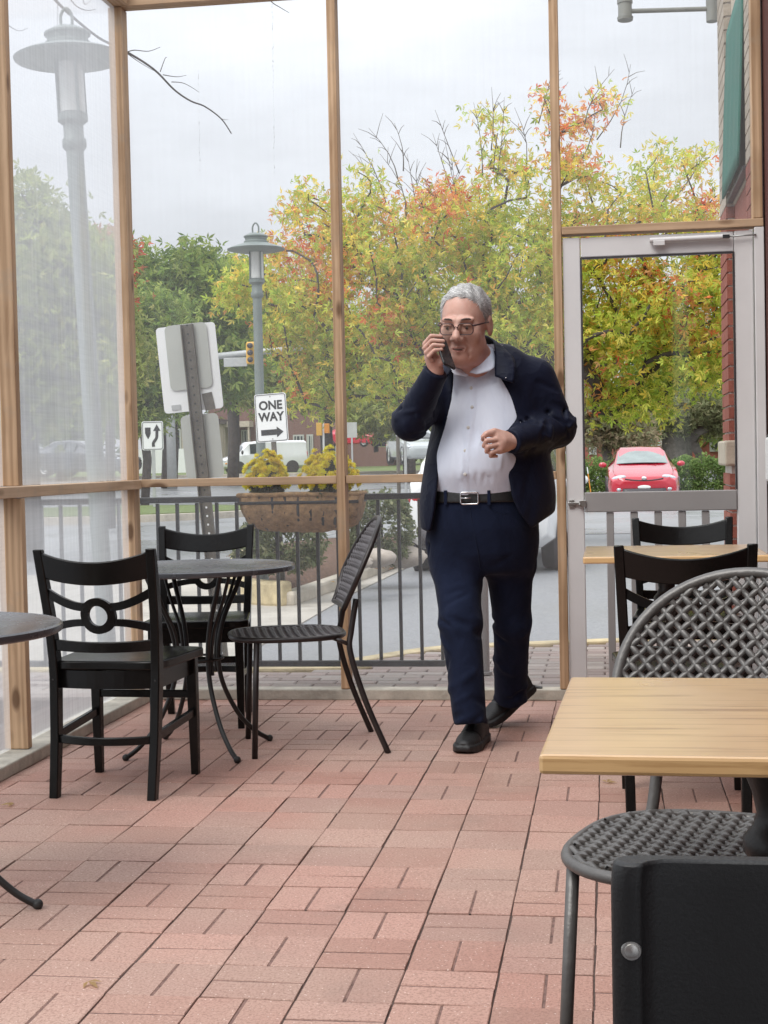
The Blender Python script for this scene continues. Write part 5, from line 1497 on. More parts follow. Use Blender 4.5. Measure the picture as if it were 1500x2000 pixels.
def tree(name, label, trunk, r0, tips, nleaf, spread, size, colfn, seed, bark='bark', lobes=3, flat=.3, group=None, bare=(), kink=.10):
    rs = np.random.RandomState(seed)
    t = thing(name, label, 'tree', (float(trunk[0][0]), float(trunk[0][1]), float(trunk[0][2])), 0, group)
    mb = grow(trunk, list(tips)+list(bare), rs, r0, kink, nbare=len(bare))
    mb.build('trunk', M[bark], t, True, world=True)
    tips = np.array(tips); k = rs.randint(0, len(tips), nleaf)
    P = tips[k]+rs.normal(size=(nleaf, 3))*spread*np.array([1, 1, .75])
    V, F, C = leaf_mesh(P, colfn(rs, P), size, rs, lobes, flat)
    leaf_obj('crown', V, F, C, M['leaf'], t)
    return t

# ---- the big turning oak behind the man
D0 = 21.0
rs = np.random.RandomState(3)
ob = [(560, 545, 110, 75, 1.3), (490, 575, 65, 45, .8), (640, 440, 85, 80, 1.2), (600, 650, 85, 80, 1.2), (700, 360, 45, 55, .8), (770, 470, 110, 90, 1.6), (700, 600, 110, 90, 1.6), (620, 745, 62, 65, .9), (775, 720, 95, 90, 1.4),
      (900, 420, 95, 70, 1.4), (880, 545, 120, 100, 1.8), (1010, 500, 120, 110, 1.8), (985, 345, 45, 55, .8), (955, 255, 28, 50, .5), (1065, 370, 85, 80, 1.2), (1060, 235, 32, 60, .6), (1120, 260, 50, 50, .7), (1190, 190, 34, 40, .5),
      (1165, 330, 95, 80, 1.2), (1270, 330, 95, 55, 1.1), (1345, 310, 45, 40, .7), (1150, 470, 110, 80, 1.5), (1290, 430, 100, 60, 1.3), (1200, 590, 120, 100, 1.6), (1330, 570, 110, 95, 1.5), (1080, 640, 110, 100, 1.8), (1200, 720, 110, 65, 1.2), (1350, 700, 100, 60, 1.2), (1240, 790, 90, 35, .8),
      (1420, 480, 80, 120, 1.3), (1440, 640, 80, 100, 1.3), (960, 660, 100, 80, 1.6), (800, 620, 60, 60, 1)]
tips = blob_tips(rs, ob, D0, .0050)
bare_px = ((720, 250), (770, 240), (795, 300), (850, 215), (845, 260), (868, 270), (690, 260), (742, 300), (815, 310), (925, 200), (960, 170), (985, 190), (1005, 210), (1080, 130), (1110, 160), (1200, 135), (1232, 125), (1240, 170), (880, 300), (540, 390), (553, 425), (700, 300), (830, 350), (1160, 190), (1385, 275))
zc_ = AD(900, 600, D0)[2]
def oak_col(rs, P):
    """green low down, turning yellow, orange and red towards the top, in patches"""
    h = (P[:, 2]-1.2)/5.6; n = len(P)
    patch = .5+.5*np.sin(P[:, 0]*2.1+1.3*np.sin(P[:, 2]*1.9)+P[:, 1]*.9)*np.cos(P[:, 2]*1.7+P[:, 0]*.8)
    red = np.clip((h-.34)*.65+(patch-.66)*1.1+rs.normal(size=n)*.18, 0, 1)
    g = pal(rs, n, [(.46, .60, .08), (.60, .68, .10), (.72, .72, .13), (.34, .49, .07), (.82, .72, .16)], [3, 3.5, 3, 1.0, 2])
    y = pal(rs, n, [(.90, .66, .10), (.90, .52, .12), (.86, .72, .14)], [3, 2, 2])
    r_ = pal(rs, n, [(.86, .24, .09), (.88, .38, .15), (.88, .48, .24), (.76, .15, .07)], [2, 3, 2, 1])
    m1 = (rs.uniform(size=n) < np.clip(h*.55+(patch-.5)*.4, .05, .7))[:, None]; m2 = (rs.uniform(size=n) < red)[:, None]
    return np.where(m2, r_, np.where(m1, y, g))
tb = AD(965, 1035, D0); tb[2] = -.1
tk = [tb, AD(966, 960, D0), AD(968, 870, D0), AD(972, 790, D0+.05), AD(985, 700, D0), AD(1000, 620, D0-.1), AD(1015, 540, D0), AD(1030, 450, D0)]
tree('oak_tree', 'big oak tree turning from green to orange, spreading behind the man', tk, .17, tips, 40000, .15, .106, oak_col, 3, 'bark', 3, .05, None, (), .07)

oak = bpy.data.objects['oak_tree']; mb = MB(); q = random.Random(77)
for (px, py) in bare_px:
    d = q.uniform(-.6, .6); L_ = q.uniform(90, 170); an = math.atan2(560-py, (960-px)*.55)+q.uniform(-.2, .2)
    def tp(u, bend): return AD(px+math.cos(an)*L_*u+bend*18*math.sin(u*3), py+math.sin(an)*L_*u, D0+d)
    bd_ = q.uniform(-1, 1); mb.tube([tp(u, bd_) for u in (1, .75, .5, .25, 0)], [.010, .008, .006, .0045, .0025], 5)
    for k in range(4):
        u = q.uniform(.1, .7); c_ = tp(u, bd_); an2 = an+math.pi+q.choice((-1, 1))*q.uniform(.4, .8); l = q.uniform(18, 48)
        e_ = AD(px+math.cos(an)*L_*u+bd_*18*math.sin(u*3)+math.cos(an2)*l, py+math.sin(an)*L_*u+math.sin(an2)*l, D0+d+q.uniform(-.2, .2))
        mb.tube([c_, (c_+e_)/2+np.array([0, 0, .02]), e_], [.004, .003, .002], 4)
mb.build('twigs', M['bark_grey'], oak, True, world=True)
def green_col(cols, wts):
    return lambda rs, P: pal(rs, len(P), cols, wts)
GC = green_col([(.22, .32, .07), (.31, .40, .09), (.40, .46, .12), (.15, .23, .06)], [3, 3, 2, 2])
YC = green_col([(.34, .40, .10), (.42, .46, .13), (.25, .31, .08), (.52, .50, .16)], [3, 3, 2, 1])
BC = green_col([(.38, .32, .20), (.33, .34, .18), (.42, .32, .21), (.26, .24, .14)], [3, 3, 2, 2])
def simple_tree(name, label, px, base_py, D, blobs, nleaf, size, cf, seed, r0=.2, dens=.004, spread=.35, group='trees beyond the road', bark='bark', top=None, lobes=3):
    rs = np.random.RandomState(seed); b = AD(px, base_py, D); b[2] = zg(b[1])
    tp = blob_tips(rs, blobs, D, dens)
    ty = top or min(q[1] for q in blobs)
    tk = [b]+[AD(px+rs.normal()*3, base_py+(ty-base_py)*u, D+rs.normal()*.2) for u in (.2, .4, .6, .8)]
    return tree(name, label, tk, r0, tp, nleaf, spread, size, cf, seed, bark, lobes, .25, group)
simple_tree('tree', 'dense dark green tree left of the far lamp post', 330, 935, 62, [(340, 600, 85, 95, 3), (300, 680, 60, 110, 3), (410, 660, 70, 90, 3), (370, 560, 60, 60, 2), (440, 720, 55, 60, 2), (300, 770, 50, 50, 2), (290, 560, 35, 60, 2)], 26000, .42, GC, 11, .35, .0026, .55)
simple_tree('tree', 'yellow-green tree between the signs and the lamp post', 455, 935, 74, [(460, 600, 55, 60, 2), (480, 690, 60, 60, 2), (440, 560, 35, 40, 2), (520, 740, 55, 55, 2), (545, 650, 45, 60, 2)], 14000, .45, YC, 12, .3, .0030, .6)
simple_tree('tree', 'mid green tree beyond the traffic signals', 640, 930, 80, [(600, 730, 70, 60, 3), (680, 700, 80, 80, 3), (740, 760, 80, 60, 3), (800, 720, 70, 70, 3), (770, 650, 70, 60, 3)], 20000, .5, GC, 13, .35, .0026, .65)
simple_tree('tree', 'hanging green tree behind the parked dark car', 800, 925, 70, [(790, 770, 60, 50, 2), (830, 800, 40, 40, 2), (740, 800, 45, 30, 2), (860, 760, 50, 60, 2)], 11000, .42, YC, 14, .3, .003, .5)
simple_tree('tree', 'shade tree with a bare dark trunk on the traffic island', 282, 962, 42, [(255, 760, 55, 90, 1.5), (300, 700, 55, 90, 1.5), (250, 650, 60, 70, 1.5), (290, 800, 40, 30, 1), (320, 640, 35, 50, 1)], 15000, .24, GC, 15, .13, .0035, .32)
simple_tree('tree', 'feathery oak blurred behind the milky vinyl at left', 60, 985, 20, [(90, 470, 70, 70, 1.0), (60, 390, 35, 45, .6), (150, 560, 90, 90, 1.2), (60, 600, 70, 90, 1.2), (180, 500, 50, 40, .7), (110, 700, 110, 90, 1.2), (200, 690, 70, 110, 1.2), (60, 780, 60, 60, 1), (-40, 560, 80, 120, 1.2), (-60, 720, 80, 110, 1.2)], 17000, .14, YC, 16, .15, .0045, .18)
simple_tree('tree', 'small tree with red autumn leaves behind the milky vinyl', 215, 960, 30, [(205, 500, 35, 35, .6), (190, 540, 30, 30, .6), (225, 560, 30, 40, .6)], 2600, .17, green_col([(.55, .11, .06), (.60, .22, .10), (.40, .30, .08)], [3, 2, 1]), 17, .10, .006, .2)
simple_tree('tree', 'stout-trunked tree beyond the hedge, right of the red car', 1322, 905, 60, [(1310, 700, 90, 70, 2), (1270, 790, 60, 40, 2), (1370, 760, 70, 60, 2), (1330, 800, 50, 30, 2)], 11000, .4, GC, 18, .62, .003, .5, bark='bark_grey', top=790)
simple_tree('tree', 'small pale crab-apple tree over the hedge', 1361, 905, 52, [(1360, 810, 42, 26, 1), (1320, 815, 26, 20, .8), (1395, 820, 30, 26, .8), (1365, 790, 30, 16, .8)], 6500, .20, green_col([(.27, .29, .15), (.33, .31, .17), (.20, .22, .10)], [3, 2, 2]), 19, .16, .011, .25, bark='bark_grey', top=830)
simple_tree('tree', 'brownish tree over the hedge, left of the red car', 1182, 905, 50, [(1180, 830, 45, 35, 1), (1160, 800, 35, 40, 1), (1220, 830, 35, 30, 1), (1240, 850, 30, 20, 1)], 8000, .20, BC, 20, .17, .009, .26, bark='bark_grey', top=850)
for k, (px, D, sd) in enumerate(((-260, 70, 31), (-60, 95, 32), (120, 85, 33), (560, 130, 34), (900, 120, 35), (1060, 95, 36), (1450, 80, 37), (1600, 70, 38))):
    simple_tree('tree', ['broad green tree far left beyond the street', 'broad green tree behind the left vinyl, far off', 'mid green tree behind the near lamp post', 'tall tree behind the brown brick building', 'green tree hidden mostly by the man', 'green tree behind the oak, far off', 'green tree behind the brick pier', 'green tree far right beyond the building'][k], px, 925, D,
                [(px-40, 780, 80, 60, 3), (px+60, 770, 90, 70, 3), (px+10, 690, 80, 60, 3), (px-20, 840, 110, 40, 3)], 9000, .62, [GC, YC][k % 2], sd, .35, .0022, .8)

# bare twig hanging in from the top left
tw = thing('bare_branch', 'thin bare branch hanging across the sky at top left', 'branch', AD(60, -60, 9.0))
def twig(pts, r0, name='twig'):
    P = spline([AD(px, py, 9.0+.02*i) for i, (px, py) in enumerate(pts)], 5)
    MB().tube(P, list(np.linspace(r0, r0*.35, len(P))), 6).build(name, M['bark'], tw, True, world=True)
twig([(60, -60), (108, 0), (150, 40), (195, 75), (245, 100), (300, 135), (340, 175), (372, 197), (400, 208), (432, 232), (452, 261)], .010)
twig([(245, 103), (262, 98), (290, 100), (313, 92)], .004); twig([(313, 140), (322, 115), (326, 112)], .003); twig([(318, 146), (345, 150), (364, 147)], .003)
twig([(335, 160), (360, 163), (389, 180)], .003); twig([(432, 232), (440, 234), (446, 233)], .002); twig([(248, 104), (270, 120), (300, 138)], .003)
twig([(120, -30), (145, 8), (168, 20), (187, 18)], .004); twig([(100, -60), (112, 0), (112, 50)], .003); twig([(160, -20), (165, 8), (178, 0)], .003); twig([(10, 45), (35, 60), (55, 55)], .003)
twig([(500, -40), (527, 0), (548, 15), (565, 25)], .004)

# hedge behind the red car, shrubs in the bed
def bush(name, label, cat, boxes, n, size, cf, seed, group=None, lobes=1):
    rs = np.random.RandomState(seed); c0 = boxes[0]
    t = thing(name, label, cat, (c0[0], c0[1], c0[2]-c0[5]), 0, group)
    P = []
    for (x, y, z, rx, ry, rz) in boxes:
        m_ = int(n*rx*rz/sum(b[3]*b[5] for b in boxes)); v = rs.normal(size=(m_, 3)); v /= np.linalg.norm(v, axis=1)[:, None]; v = np.sign(v)*np.abs(v)**.7
        v *= rs.uniform(.55, 1.0, (m_, 1))**.4*(1+.12*np.sin(v[:, :1]*9+v[:, 2:]*7))
        P.append(np.array([x, y, z])+v*np.array([rx, ry, rz]))
    P = np.concatenate(P); P = P[P[:, 2] > -.12]
    V, F, C = leaf_mesh(P, cf(rs, P), size, rs, lobes, .5, .5); leaf_obj('foliage', V, F, C, M['leaf'], t)
    st = MB()
    for (x, y, z, rx, ry, rz) in boxes:
        for _ in range(5):
            a = rs.uniform(0, 6.28); st.tube([(x+rs.normal()*.03, y+rs.normal()*.03, z-rz), (x+math.cos(a)*rx*.3, y+math.sin(a)*ry*.3, z), (x+math.cos(a)*rx*.6, y+math.sin(a)*ry*.6, z+rz*.5)], [.02*rz+.004, .012*rz+.003, .004], 5)
    st.build('stem', M['bark'], t, True, world=True)
    return t
HC = green_col([(.17, .27, .08), (.23, .33, .10), (.12, .19, .06), (.30, .38, .13)], [3, 3, 2, 1.5])
hx0, hx1 = AD(1110, 900, 43)[0], AD(1460, 900, 43)[0]
hb = [(x, AD(1255, 900, 43)[1]+.02*k, .42, .75, .7, .62+.05*math.sin(k*2.3)) for k, x in enumerate(np.arange(hx0, hx1, .62))]
bush('hedge', 'clipped green hedge behind the red car', 'hedge', hb, 20000, .11, HC, 41)
SCl = green_col([(.17, .20, .10), (.24, .26, .14), (.12, .15, .07), (.32, .32, .19)], [3, 3, 2, 1])
def shrub(label, px, py, D, rx, rz, n, seed, ry=None):
    c = AD(px, py, D); bush('shrub', label, 'shrub', [(c[0], c[1], c[2], rx, ry or rx, rz)], n, .055, SCl, seed, 'shrubs in the planting bed')
shrub('small-leaved shrub in the bed under the flower basket', 562, 1055, 13.2, .32, .26, 4200, 42)
shrub('small-leaved shrub in the bed right of the flower basket', 742, 1030, 14.6, .33, .34, 5200, 43)
shrub('low shrub in the bed left of the lamp post foot', 492, 1068, 13.6, .16, .18, 1600, 44)
for k, (px, py, D, r_) in enumerate(((735, 1090, 13.6, .14), (790, 1088, 14.6, .17), (700, 1098, 13.2, .10))):
    c = AD(px, py, D); mb = MB().ico((0, 0, 0), r_, 2, (1.3, 1.0, .62)); q = random.Random(50+k)
    mb.v = [(x*(1+q.uniform(-.08, .08)), y*(1+q.uniform(-.08, .08)), z*(1+q.uniform(-.1, .1))) for x, y, z in mb.v]
    o = mb.build('rock', M['rock'], None, 50); o.location = Vector((float(c[0]), float(c[1]), max(.02, float(c[2]))))
    tag(o, ['pale boulder in the bed below the right shrub', 'largest pale boulder near the white parked car', 'smallest pale stone in the bed'][k], 'rock', 'boulders in the bed')
# fallen leaves on the bed and round it
rs = np.random.RandomState(60); P = []
for _ in range(900):
    u = rs.dirichlet(np.ones(len(bedp))*.5); x = sum(a*p[0] for a, p in zip(u, bedp)); y = sum(a*p[1] for a, p in zip(u, bedp)); P.append((x+rs.normal()*.25, y+rs.normal()*.35, -.02+.10*max(0, 1-math.hypot(x-bc[0], y-bc[1])/1.6)))
V, F, C = leaf_mesh(P, pal(rs, len(P), [(.40, .22, .10), (.45, .30, .14), (.30, .14, .07)], [2, 2, 2]), .07, rs, 3, 3.0)
o = leaf_obj('fallen_leaves', V, F, C, M['leaf'], None); tag(o, 'brown fallen leaves scattered over the planting bed', 'leaves', None, 'stuff')
for k, (px, py) in enumerate(((28, 1572), (172, 1920), (1185, 1530))):
    c = AZ(px, py, .003); V, F, C = leaf_mesh([c+np.array([0, 0, .004])], np.array([[.55, .40, .20]]), .05, np.random.RandomState(70+k), 3, 9)
    o = leaf_obj('fallen_leaf', V, F, C, M['leaf'], None); tag(o, ['dry leaf on the pavers by the left edge', 'dry leaf on the pavers in the lower left foreground', 'dry leaf on the pavers under the big wooden table'][k], 'leaf', 'dry leaves on the patio floor')

# ------------------------------------------------------------------ flower basket on the railing
bk = thing('flower_basket', 'coir-lined iron trough hooked on the railing', 'planter', AD(583, 1035, 7.55))
cx, cy = AY(586, 1000, FY-.12)[0], FY-.03
zt = AY(584, 968, FY-.1)[2]; zb = AY(584, 1036, FY-.1)[2]; hw = .30
def sect_pt(u, a):     # u along, a from -90 (back) to 90 (front) through the bottom
    e = 1-.18*abs(u)**3; w_ = .115
    return (cx+u*hw*(1-.10*(1-math.cos(a))*0-.12*max(0, math.cos(a))), cy-.02+math.sin(a)*w_*-1*1.0, zt-(zt-zb)*e*max(0, math.cos(a))**.6)
V = []; F = []; nu, na = 28, 14; q = random.Random(9)
for i in range(nu+1):
    for j in range(na+1):
        a = -math.pi/2+math.pi*j/na; p = sect_pt(-1+2*i/nu, a); V.append((p[0]+q.uniform(-.003, .003), p[1]+q.uniform(-.003, .003), p[2]+q.uniform(-.004, .004)))
for i in range(nu):
    for j in range(na): F.append((i*(na+1)+j, i*(na+1)+j+1, (i+1)*(na+1)+j+1, (i+1)*(na+1)+j))
for i in (0, nu): F.append(tuple(i*(na+1)+j for j in range(na+1)))
o = link('coir_liner', mesh_np('liner', V, F), M['coir'], bk, True, world=True); sm = o.modifiers.new('s', 'SOLIDIFY'); sm.thickness = .012
ring = [sect_pt(u, math.pi/2) for u in np.linspace(-1, 1, 12)]; rim = [(x, cy-.02-.122, zt-.004) for x, y, z in ring]+[(x, cy-.02+.122, zt-.004) for x, y, z in reversed(ring)]
lip = [(x+q.uniform(-.004, .004), y, z+.008+q.uniform(-.004, .004)) for x, y, z in rim]
MB().tube(lip, .012, 8, closed=True).build('liner_lip', M['coir'], bk, True, world=True)
MB().tube([(x, y-.004 if y < cy else y+.004, z-.028) for x, y, z in rim], .005, 8, closed=True, flat=1.6).build('rim_band', M['fence'], bk, True, world=True)
for u in np.linspace(-.86, .86, 9):
    MB().tube([(lambda p: (p[0], p[1]*1.0+(-.008*math.sin(a)), p[2]-.006*max(0, math.cos(a))-.0))(sect_pt(u, a)) for a in np.linspace(-math.pi/2, math.pi/2, 13)], .0065, 4, flat=.6).build('rib', M['fence'], bk, True, world=True)
def mum(label, px0, px1, py_top, py_base, seed):
    rs = np.random.RandomState(seed)
    c = AY((px0+px1)/2, py_base, FY-.06); top = AY((px0+px1)/2, py_top, FY-.06); rx = (AY(px1, py_base, FY)[0]-AY(px0, py_base, FY)[0])/2; h_ = top[2]-c[2]
    t = thing('chrysanthemum', label, 'flowers', c, 0, 'yellow chrysanthemums in the trough')
    # leafy mound
    n = 2600; v = rs.normal(size=(n, 3)); v /= np.linalg.norm(v, axis=1)[:, None]; v[:, 2] = np.abs(v[:, 2]); r_ = rs.uniform(.35, .93, (n, 1))**.5
    P = c+v*r_*np.array([rx*.90, rx*.8, h_*.80])*np.array([1, 1, 1]); P[:, 0] = c[0]+(P[:, 0]-c[0])*(.62+.38*np.clip((P[:, 2]-c[2])/h_*1.6, 0, 1))
    V, F, C = leaf_mesh(P, pal(rs, n, [(.06, .085, .04), (.09, .12, .05), (.12, .15, .07)], [3, 3, 1]), .034, rs, 3, .3, .5); leaf_obj('foliage', V, F, C, M['leaf'], t)
    # ruffled blooms
    nb = 170; VV = []; FF = []; CC = []; off = 0
    for k in range(nb):
        th = rs.uniform(0, 2*math.pi); ph_ = math.acos(rs.uniform(.22, 1.0)); d = np.array([math.sin(ph_)*math.cos(th), math.sin(ph_)*math.sin(th), math.cos(ph_)])
        p = c+d*np.array([rx*1.02, rx*.95, h_*1.0])*(1+rs.normal()*.06+.08*math.sin(th*3+seed)); u = np.cross(d, (0, 0, 1.0)+rs.normal(size=3)*.1); u /= np.linalg.norm(u); w_ = np.cross(d, u); R0 = rs.uniform(.019, .027)
        base = np.array(rs.choice([0, 1, 2])*np.array([.0, -.05, 0])+np.array([1.0, .90, .03]))*rs.uniform(.85, 1.08)
        for ringr, lift, m_ in ((1.0, .15, 11), (.72, .5, 9), (.42, .8, 7)):
            for j in range(m_):
                a = 2*math.pi*(j+rs.uniform(-.2, .2))/m_; e = u*math.cos(a)+w_*math.sin(a); f_ = np.cross(d, e)
                p0 = p; p1 = p+(e*ringr*.6+d*lift*.35)*R0+f_*R0*.22; p2 = p+(e*ringr+d*lift)*R0; p3 = p+(e*ringr*.6+d*lift*.35)*R0-f_*R0*.22
                VV += [p0, p1, p2, p3]; FF.append((off, off+1, off+2, off+3)); off += 4; cc = np.minimum(base*rs.uniform(.85, 1.12), 1.0); CC += [(cc[0], cc[1], cc[2], 1)]*4
    leaf_obj('blooms', np.array(VV), np.array(FF), np.array(CC), M['petal'], t)['kind'] = 'stuff'
    return t
mum('round mass of yellow chrysanthemums in the left half of the trough', 481, 563, 889, 968, 80)
mum('round mass of yellow chrysanthemums in the right half, behind the timber post', 588, 698, 886, 968, 81)

# ------------------------------------------------------------------ street lamps
def street_lamp(label, px, py_disc, D, disc_r, tilt=0.0, group='round-hat street lamps'):
    p = AD(px, py_disc, D); z = p[2]
    t = thing('street_lamp', label, 'lamp', (p[0], p[1], -.14), 0, group); t.rotation_euler = (0, tilt, 0); H = z+.14; k = disc_r/.27
    MB().lathe([(.0, 0), (.095, 0), (.095, .03), (.07, .06), (.055, .12), (.045, .18), (.042, H-.47*k), (.042, H-.47*k)], 20).build('pole', M['green_paint'], t, 40)
    MB().lathe([(.043, H-.49*k), (.06*k, H-.47*k), (.06*k, H-.435*k), (.05*k, H-.42*k), (.05*k, H-.36*k), (.075*k, H-.34*k), (.075*k, H-.305*k), (.0, H-.30*k)], 24).build('collar', M['green_paint'], t, 40)
    MB().lathe([(.066*k, H-.30*k), (.066*k, H-.05*k)], 24).build('lantern_glass', M['frosted'], t, True)
    for q in range(4):
        a = R(45+90*q); MB().tube([(0.074*k*math.cos(a), 0.074*k*math.sin(a), H-.305*k), (0.074*k*math.cos(a), 0.074*k*math.sin(a), H-.02*k)], .007*k, 6).build('stay', M['green_paint'], t)
    MB().lathe([(.0, H-.055*k), (.20*k, H-.045*k), (.27*k, H-.03*k), (.274*k, H-.022*k), (.24*k, H-.005*k), (.14*k, H+.028*k), (.115*k, H+.032*k), (.115*k, H+.05*k), (.10*k, H+.06*k), (.105*k, H+.085*k), (.115*k, H+.09*k), (.115*k, H+.10*k), (.07*k, H+.125*k), (0, H+.13*k)], 40).build('hat', M['green_paint'], t, 40)
    MB().tube(spline([(-.028*k, 0, H+.12*k), (-.028*k, 0, H+.19*k), (0, 0, H+.225*k), (.028*k, 0, H+.19*k), (.028*k, 0, H+.12*k)], 5), .008*k, 8).build('loop', M['green_paint'], t, True)
    return t
street_lamp('grey-green street lamp with a round hat, standing in the planting bed', 500, 482, 13.8, .262)
street_lamp('grey street lamp looming close behind the milky vinyl at left', 182, 100, 7.3, .262, R(-2.2))

# ------------------------------------------------------------------ signs
def plate(t, name, mat, w_, h_, rad, c, Mx, th=.003, border=None):
    o = MB().prism(rect(w_, h_, rad, 4), -th, 0, Mx.to_4x4() if Mx else None).build(name, mat, t); o.location = c; return o
def text_obj(t, s_, size, x, z, y, Mx, mat, sx=1.0):
    cu = bpy.data.curves.new('lettering', 'FONT'); cu.body = s_; cu.size = size; cu.align_x = 'CENTER'; cu.align_y = 'CENTER'; cu.extrude = .0006; cu.offset = size*.034
    o = bpy.data.objects.new('lettering', cu); COL.objects.link(o)
    dg = bpy.context.evaluated_depsgraph_get(); me = bpy.data.meshes.new_from_object(o.evaluated_get(dg)); bpy.data.objects.remove(o)
    me.transform(Matrix.Diagonal((sx, 1, 1, 1))); me.transform(Matrix.Rotation(R(90), 4, 'X')); me.transform(Matrix.Translation((x, y, z)))
    me.materials.clear(); q_ = link('lettering', me, mat, t); return q_
# ONE WAY
p = AD(545, 815, 13.4)
ow = thing('one_way_sign', 'white ONE WAY sign with a black arrow pointing right', 'sign', (p[0], p[1], -.1), R(-6)); ow.rotation_euler = (R(0), R(-2.6), R(-8))
zc0 = p[2]+.1
plate(ow, 'sign_plate', M['signwhite'], .302, .432, .022, (0, 0, zc0), None)
bord = [(x, -.0045, zc0+z) for x, z in rect(.284, .414, .018, 4)]
MB().tube(bord, .0022, 4, closed=True).build('border', M['ink'], ow)
text_obj(ow, 'ONE', .108, 0, zc0+.108, -.0045, None, M['ink'], .98); text_obj(ow, 'WAY', .108, 0, zc0+.005, -.0045, None, M['ink'], .95)
MB().prism([(-.105, zc0-.155), (-.105, zc0-.105), (.045, zc0-.105), (.045, zc0-.082), (.108, zc0-.130), (.045, zc0-.178), (.045, zc0-.155)], -.0055, -.0035).build('arrow', M['ink'], ow)
MB().bb(-.02, .02, .004, .030, 0, zc0+.19).build('post', M['post_brown'], ow)
for z in (.19, -.19): MB().lathe([(0, .003), (.006, .003), (.007, 0)], 10, (0, -.003, zc0+z), Matrix.Rotation(R(90), 3, 'X')).build('bolt', M['steel'], ow)
# KEEP RIGHT
p = AD(298, 851, 38)
kr = thing('keep_right_sign', 'white keep-right sign with a curved black arrow on the traffic island', 'sign', (p[0], p[1], 0.0), R(4)); zc1 = p[2]
plate(kr, 'sign_plate', M['signwhite'], .55, .73, .05, (0, 0, zc1), None, .005)
MB().tube([(x, -.007, zc1+z) for x, z in rect(.50, .68, .04, 4)], .006, 4, closed=True).build('border', M['ink'], kr)
MB().prism([(-.19, zc1+.21), (-.045, zc1+.21), (-.045, zc1+.06), (-.07, zc1-.01), (-.115, zc1-.09), (-.16, zc1-.01), (-.19, zc1+.06)], -.010, -.006).build('shield_mark', M['ink'], kr)
arr = spline([(.02, 0, zc1-.28), (.02, 0, zc1-.18), (.10, 0, zc1-.06), (.115, 0, zc1+.08), (.115, 0, zc1+.14)], 5)
MB().tube([(q_[0], -.009, q_[2]) for q_ in arr], .037, 4, flat=.06, upv=(0, -1, 0)).build('arrow', M['ink'], kr)
MB().prism([(.02, zc1+.12), (.21, zc1+.12), (.115, zc1+.29)], -.012, -.0065).build('arrow_head', M['ink'], kr)
MB().bb(-.04, .04, .006, .06, 0, zc1+.3).build('post', M['galv'], kr)
# leaning post with blank sign backs
p = AZ(436, 1285, -.02); D_l = PX(p)[2]
a1 = AD(366, 634, D_l-.1); base_l = np.array([p[0], p[1], -.05])
ls = thing('leaning_sign', 'leaning perforated post with blank grey sign backs', 'sign', base_l)
dv = a1-base_l; Ll = np.linalg.norm(dv); dz = Vector(dv).normalized(); dx = Vector((1, 0, 0)); dx = (dx-dz*dx.dot(dz)).normalized(); dy = dz.cross(dx)
Ml = Matrix((dx, dy, dz)).transposed()
def loc_l(px, py):
    q_ = AD(px, py, D_l-.05)-base_l; v = Vector(q_); return v.dot(dx), v.dot(dz)
def lean_part(mb, name, mat, bevel=0.0):
    mb.v = [tuple(Ml @ Vector(v)) for v in mb.v]; return mb.build(name, mat, ls, None, bevel)
po = MB(); wv = .036
po.bb(-wv, wv, -.010, -.006, 0, Ll); po.bb(-wv, -wv+.006, -.03, -.0105, 0, Ll); po.bb(wv-.006, wv, -.03, -.0105, 0, Ll)
lean_part(po, 'post', M['post_brown'])
for k in range(int(Ll/.05)):
    z = .06+k*.05
    hb_ = MB().lathe([(0, 0), (.0065, 0)], 8, (0, -.0108, z), Matrix.Rotation(R(90), 3, 'X'))
    lean_part(hb_, 'post_hole', M['ink' if z > 1.0 else 'signwhite'])
def backplate(px0, px1, py0, py1, y, name, mat, rad):
    (xa, za), (xb, zb_) = loc_l(px0, py0), loc_l(px1, py1); w_, h_ = abs(xb-xa), abs(za-zb_)
    lean_part(MB().prism([((xa+xb)/2+x, (za+zb_)/2+z) for x, z in rect(w_, h_, rad, 4)], y, y+.003), name, mat)
def bp(cpx, cpy, w_, h_, y, name, mat, rad, rot=0.0):
    x0, z0 = loc_l(cpx, cpy); lean_part(MB().prism([(x0+x*math.cos(rot)-z*math.sin(rot), z0+x*math.sin(rot)+z*math.cos(rot)) for x, z in rect(w_, h_, rad, 4)], y, y+.003), name, mat)
bp(373, 719, .352, .495, .004, 'sign_back', M['signwhite'], .022); bp(372, 697, .250, .375, -.004, 'sign_back', M['signback'], .03); bp(396, 872, .225, .37, .004, 'sign_back', M['signback'], .03)
bp(411, 784, .06, .10, -.0005, 'sticker', M['post_brown'], .003, .12); bp(345, 796, .055, .030, -.0005, 'sticker', M['galv'], .003)
# small orange pedestrian signal and a grey sign across the street
ps = thing('crossing_signal', 'small orange crossing signal on a white pole across the street', 'signal', (*AD(633, 900, 70)[:2], .2)); b_ = AD(633, 838, 70)
MB().tube([(0, 0, 0), (0, 0, b_[2]+.2)], .05, 8).build('pole', M['signwhite'], ps)
MB().bb(-.32, -.06, -.12, .12, b_[2]-.2-.3, b_[2]-.2+.3).build('signal_box', M['signal_yellow'], ps, None, .02); MB().bb(.06, .30, -.12, .12, b_[2]-.2-.2, b_[2]-.2+.25).build('signal_box', M['lamp_amber'], ps, None, .02)
gs = thing('roadside_sign', 'plain grey sign back on a thin pole across the street', 'sign', (*AD(688, 900, 55)[:2], .1)); b_ = AD(688, 840, 55)
MB().bb(-.2, .2, -.01, 0, b_[2]-.1-.28, b_[2]-.1+.28).build('sign_plate', M['signback'], gs, None, .005); MB().bb(-.03, .03, .002, .04, 0, b_[2]+.1).build('post', M['galv'], gs)
